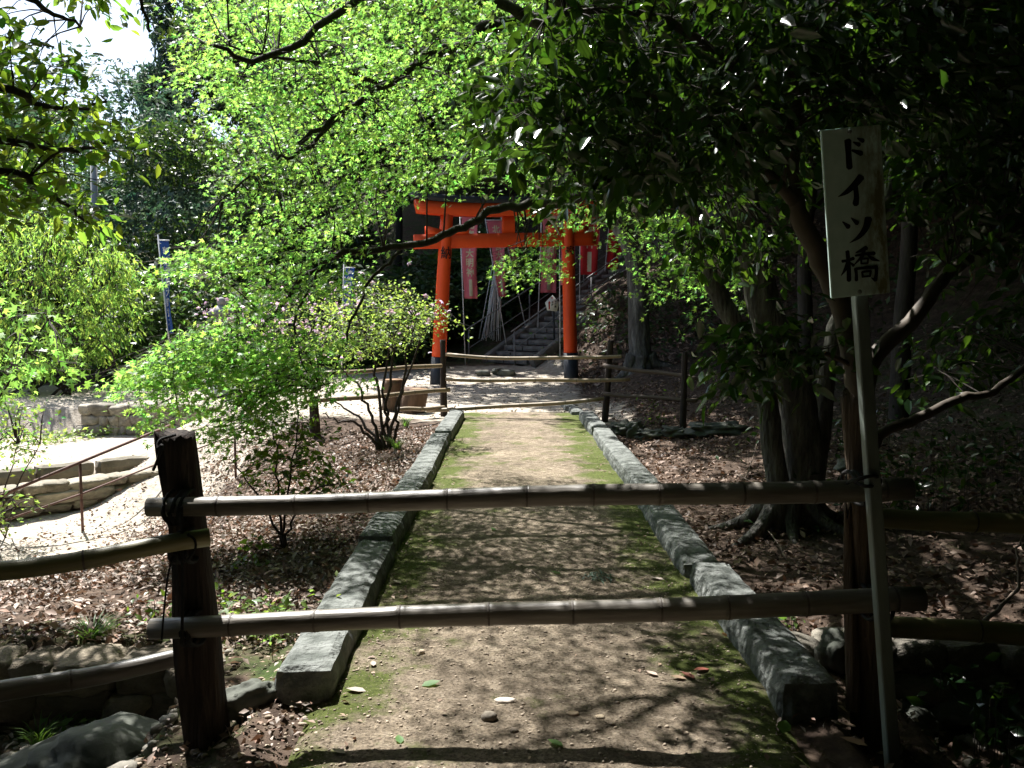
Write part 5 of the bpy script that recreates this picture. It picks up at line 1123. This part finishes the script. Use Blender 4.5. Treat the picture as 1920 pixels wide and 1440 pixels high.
pebbles('pebbles', 'pale pebbles on the bed of the ditch', 900, (-4, -1.4), (2.7, 4.2), None, 2, .03, .13, H, 'stone')
pebbles('pebbles', 'pebbles on the bed of the ditch at the right', 400, (1.9, 3.6), (2.7, 4.2), None, 3, .03, .12, H, 'stone')
pebbles('pebbles', 'small stones and clods around the foot of the left post', 1500, (-1.9, -.75), (2.3, 4.3), lambda x, y: np.where(y > 3.4, x < -1.05, 1.0), 5, .008, .035, H, 'pebble')
pebbles('pebbles', 'gravel on the sunny ground before the gate', 2500, (-5, 2.4), (13.5, 22), None, 4, .02, .06, H, 'pebble')

# single leaves and stones one can pick out on the path
one = tmpl_oval(.30, .035, .05)
def fallen(px_, py_, size, m, col, lab, rz, cat='leaf', w_=1.0):
    d = ray(px_, py_); t = CAM_H / -d[2]; p = np.array([0, 0, CAM_H]) + d * t; z = PZ(p[0], p[1]) if abs(p[0]) < 1.0 else float(H(p[0], p[1])) + .03
    V = (one[0] - [0, .5, 0]) * [size * w_, size, size * .8]; me = mk_mesh('fallen_leaf', V, one[1], M[m], True, np.array(col)); o = put('fallen_leaf', me, None, (p[0], p[1], z + .010)); o.rotation_euler = (.12, .08, rz); tag(o, lab, cat, 'fallen leaves on the path')
FL = [(808, 1297, .085, 'broad', (1.3, 1.3, 2.2), 'smooth green oval leaf lying on the dirt, largest on the path', -1.1), (749, 1400, .06, 'broad', (1.3, 1.4, 2.2), 'small green leaf lying flat near the bottom edge', .3),
      (1041, 1411, .07, 'broad', (1.1, 1.1, 1.6), 'green leaf curling in the dark band at the bottom', .9), (668, 1303, .09, 'litter', (.95, .95, .9), 'tan dry leaf near the left kerb end', 1.4),
      (635, 1420, .06, 'litter', (1, .98, .9), 'pale dry leaf at the bottom left of the path', 1.2), (700, 1258, .05, 'litter', (1.1, 1.05, .98), 'pale dry leaf on moss beside the left kerb', .2),
      (1390, 1218, .07, 'litter', (.9, .8, .62), 'tan leaf on moss beside the right kerb', .8), (1434, 1278, .07, 'yellowgreen', (1.3, 1.4, 2.2), 'pale green leaf on moss beside the right kerb end', .3),
      (1358, 1203, .05, 'litter', (.95, .6, .25), 'orange brown leaf beside the right kerb', .1), (1222, 1274, .06, 'litter', (1.2, 1.1, 1.05), 'pale leaf on the right half of the path', .9),
      (1600, 1407, .10, 'litter', (.8, .6, .42), 'large brown leaf at the foot of the sign post', 1.0), (1590, 1365, .06, 'litter', (1, .85, .7), 'pale curled leaf in front of the right post', 1.2),
      (1290, 1278, .08, 'litter', (.35, .14, .10), 'dark red brown leaf in the small heap on the right', .6), (1315, 1268, .08, 'litter', (.5, .17, .12), 'reddish curled leaf on top of the small heap', 1.9), (1272, 1282, .07, 'litter', (.8, .65, .5), 'tan leaf at the left of the small heap', 1.3),
      (925, 1002, .07, 'broad', (1.0, 1.1, 1.6), 'small green leaf on the path below the upper rail', .4), (1042, 1084, .07, 'broad', (.8, .9, 1.3), 'green leaf on the path above the lower rail', 1.1),
      (1232, 1094, .09, 'litter', (1.3, 1.3, 1.3), 'white bleached leaf on the path near the right kerb', 1.2), (815, 1104, .07, 'litter', (1.25, 1.1, 1), 'pale pinkish leaf above the lower rail on the left', 1.5), (745, 1098, .07, 'litter', (1.2, 1.2, 1.1), 'pale leaf beside the left kerb above the lower rail', .9),
      (1170, 1050, .06, 'litter', (1.2, 1.2, 1.2), 'small white leaf on the right of the path', 1.4), (1130, 988, .07, 'litter', (.6, .5, .4), 'thin brown leaf on the path under the upper rail', 1.4), (1470, 1378, .10, 'broad', (.6, .7, .5), 'dark green leaf at the shadowed right corner', -.4)]
for q in FL: fallen(*q)
for i, (px_, py_, sz, lab) in enumerate([(918, 1362, (.065, .055, .04), 'grey rounded stone half sunk in the dirt at the bottom'), (948, 1328, (.09, .05, .02), 'flat pale flake of stone in the sunny patch'), (1075, 1350, (.05, .035, .014), 'pale sandy stone in the sunny patch'), (964, 1384, (.032, .03, .02), 'small dark stone near the bottom of the path'), (791, 1234, (.03, .03, .025), 'tiny pale stone on the path'), (1125, 1356, (.04, .03, .012), 'pale stone at the edge of the moss')]):
    d = ray(px_, py_); p = np.array([0, 0, CAM_H]) + d * (CAM_H / -d[2]); o = put('path_stone', matd(boulder(sz, 70 + i, 2, .25, 1.6, .15), M['pebble'], [(.55, .58, .6), (1.5, 1.6, 1.8), (1.6, 1.5, 1.4), (.5, .5, .5), (1.5, 1.5, 1.5), (1.3, 1.3, 1.2)][i]), None, (p[0], p[1], PZ(p[0], p[1]) + sz[2] * .22)); tag(o, lab, 'stone')
# a green cypress sprig and dead twigs
p = P(1122, 1102, 5.05); sp_ = thing('cypress_sprig', (p[0], p[1], PZ(p[0], p[1])), 'feathery green cypress sprig lying on the path', 'sprig'); mb = MB(); rg = np.random.default_rng(5); n = 70
q = np.array([p[0], p[1], PZ(p[0], p[1]) + .015]) + rg.normal(0, 1, (n, 3)) * [.04, .05, .006]; leaves(mb, 'long', q, rg.normal(0, .3, (n, 3)) + [0, 0, 1], rg.normal(0, .7, (n, 3)) + [.4, -.5, .1], .05, tint(n, .7, 1.5)); mb.build('needles', M['conifer'], sp_, col=True)
MB().tube([q[0], q.mean(0), q.mean(0) + [.05, -.06, 0]], .002, 4).build('stem', M['twig'], sp_)
def dead(label, pts, r=.006):
    pts = [np.array(a) for a in pts]; mb = MB(); limb(mb, pts, r, r * .4, 5, 6, r * .5); o = mb.build('dead_twig', M['twigdead'], None, True, loc=pts[0]); tag(o, label, 'twig')
def gp(px_, py_, dz=.02): g = G(px_, py_); return g + [0, 0, dz]
dead('thin dark twig lying on the middle of the path', [np.array([*P(a, b_, Y)[:2], .035]) for a, b_, Y in ((995, 1085, 5.2), (1015, 1106, 5.02), (1045, 1113, 4.95))], .004)
dead('forked pale twig on the slope before the twin trunk', [gp(1395, 905), gp(1408, 890, .1), gp(1418, 862, .2)], .008)
dead('pale twig leaning on the slope left of the twin trunk', [gp(1380, 895), gp(1425, 925, .05), gp(1440, 950)], .006)
dead('long thin twig beside the tree roots', [gp(1400, 960), gp(1440, 1010, .06), gp(1475, 1080, .1)], .007)
dead('crooked bare branch in the ditch bushes at the right edge', [P(1845, 1165, 4.3), P(1885, 1130, 4.35), P(1912, 1090, 4.4), P(1905, 1040, 4.45), P(1925, 1000, 4.5)], .012)
dead('bare stick on the right slope below the low limb', [gp(1775, 960), gp(1840, 940, .06), gp(1870, 930, .1)], .012)
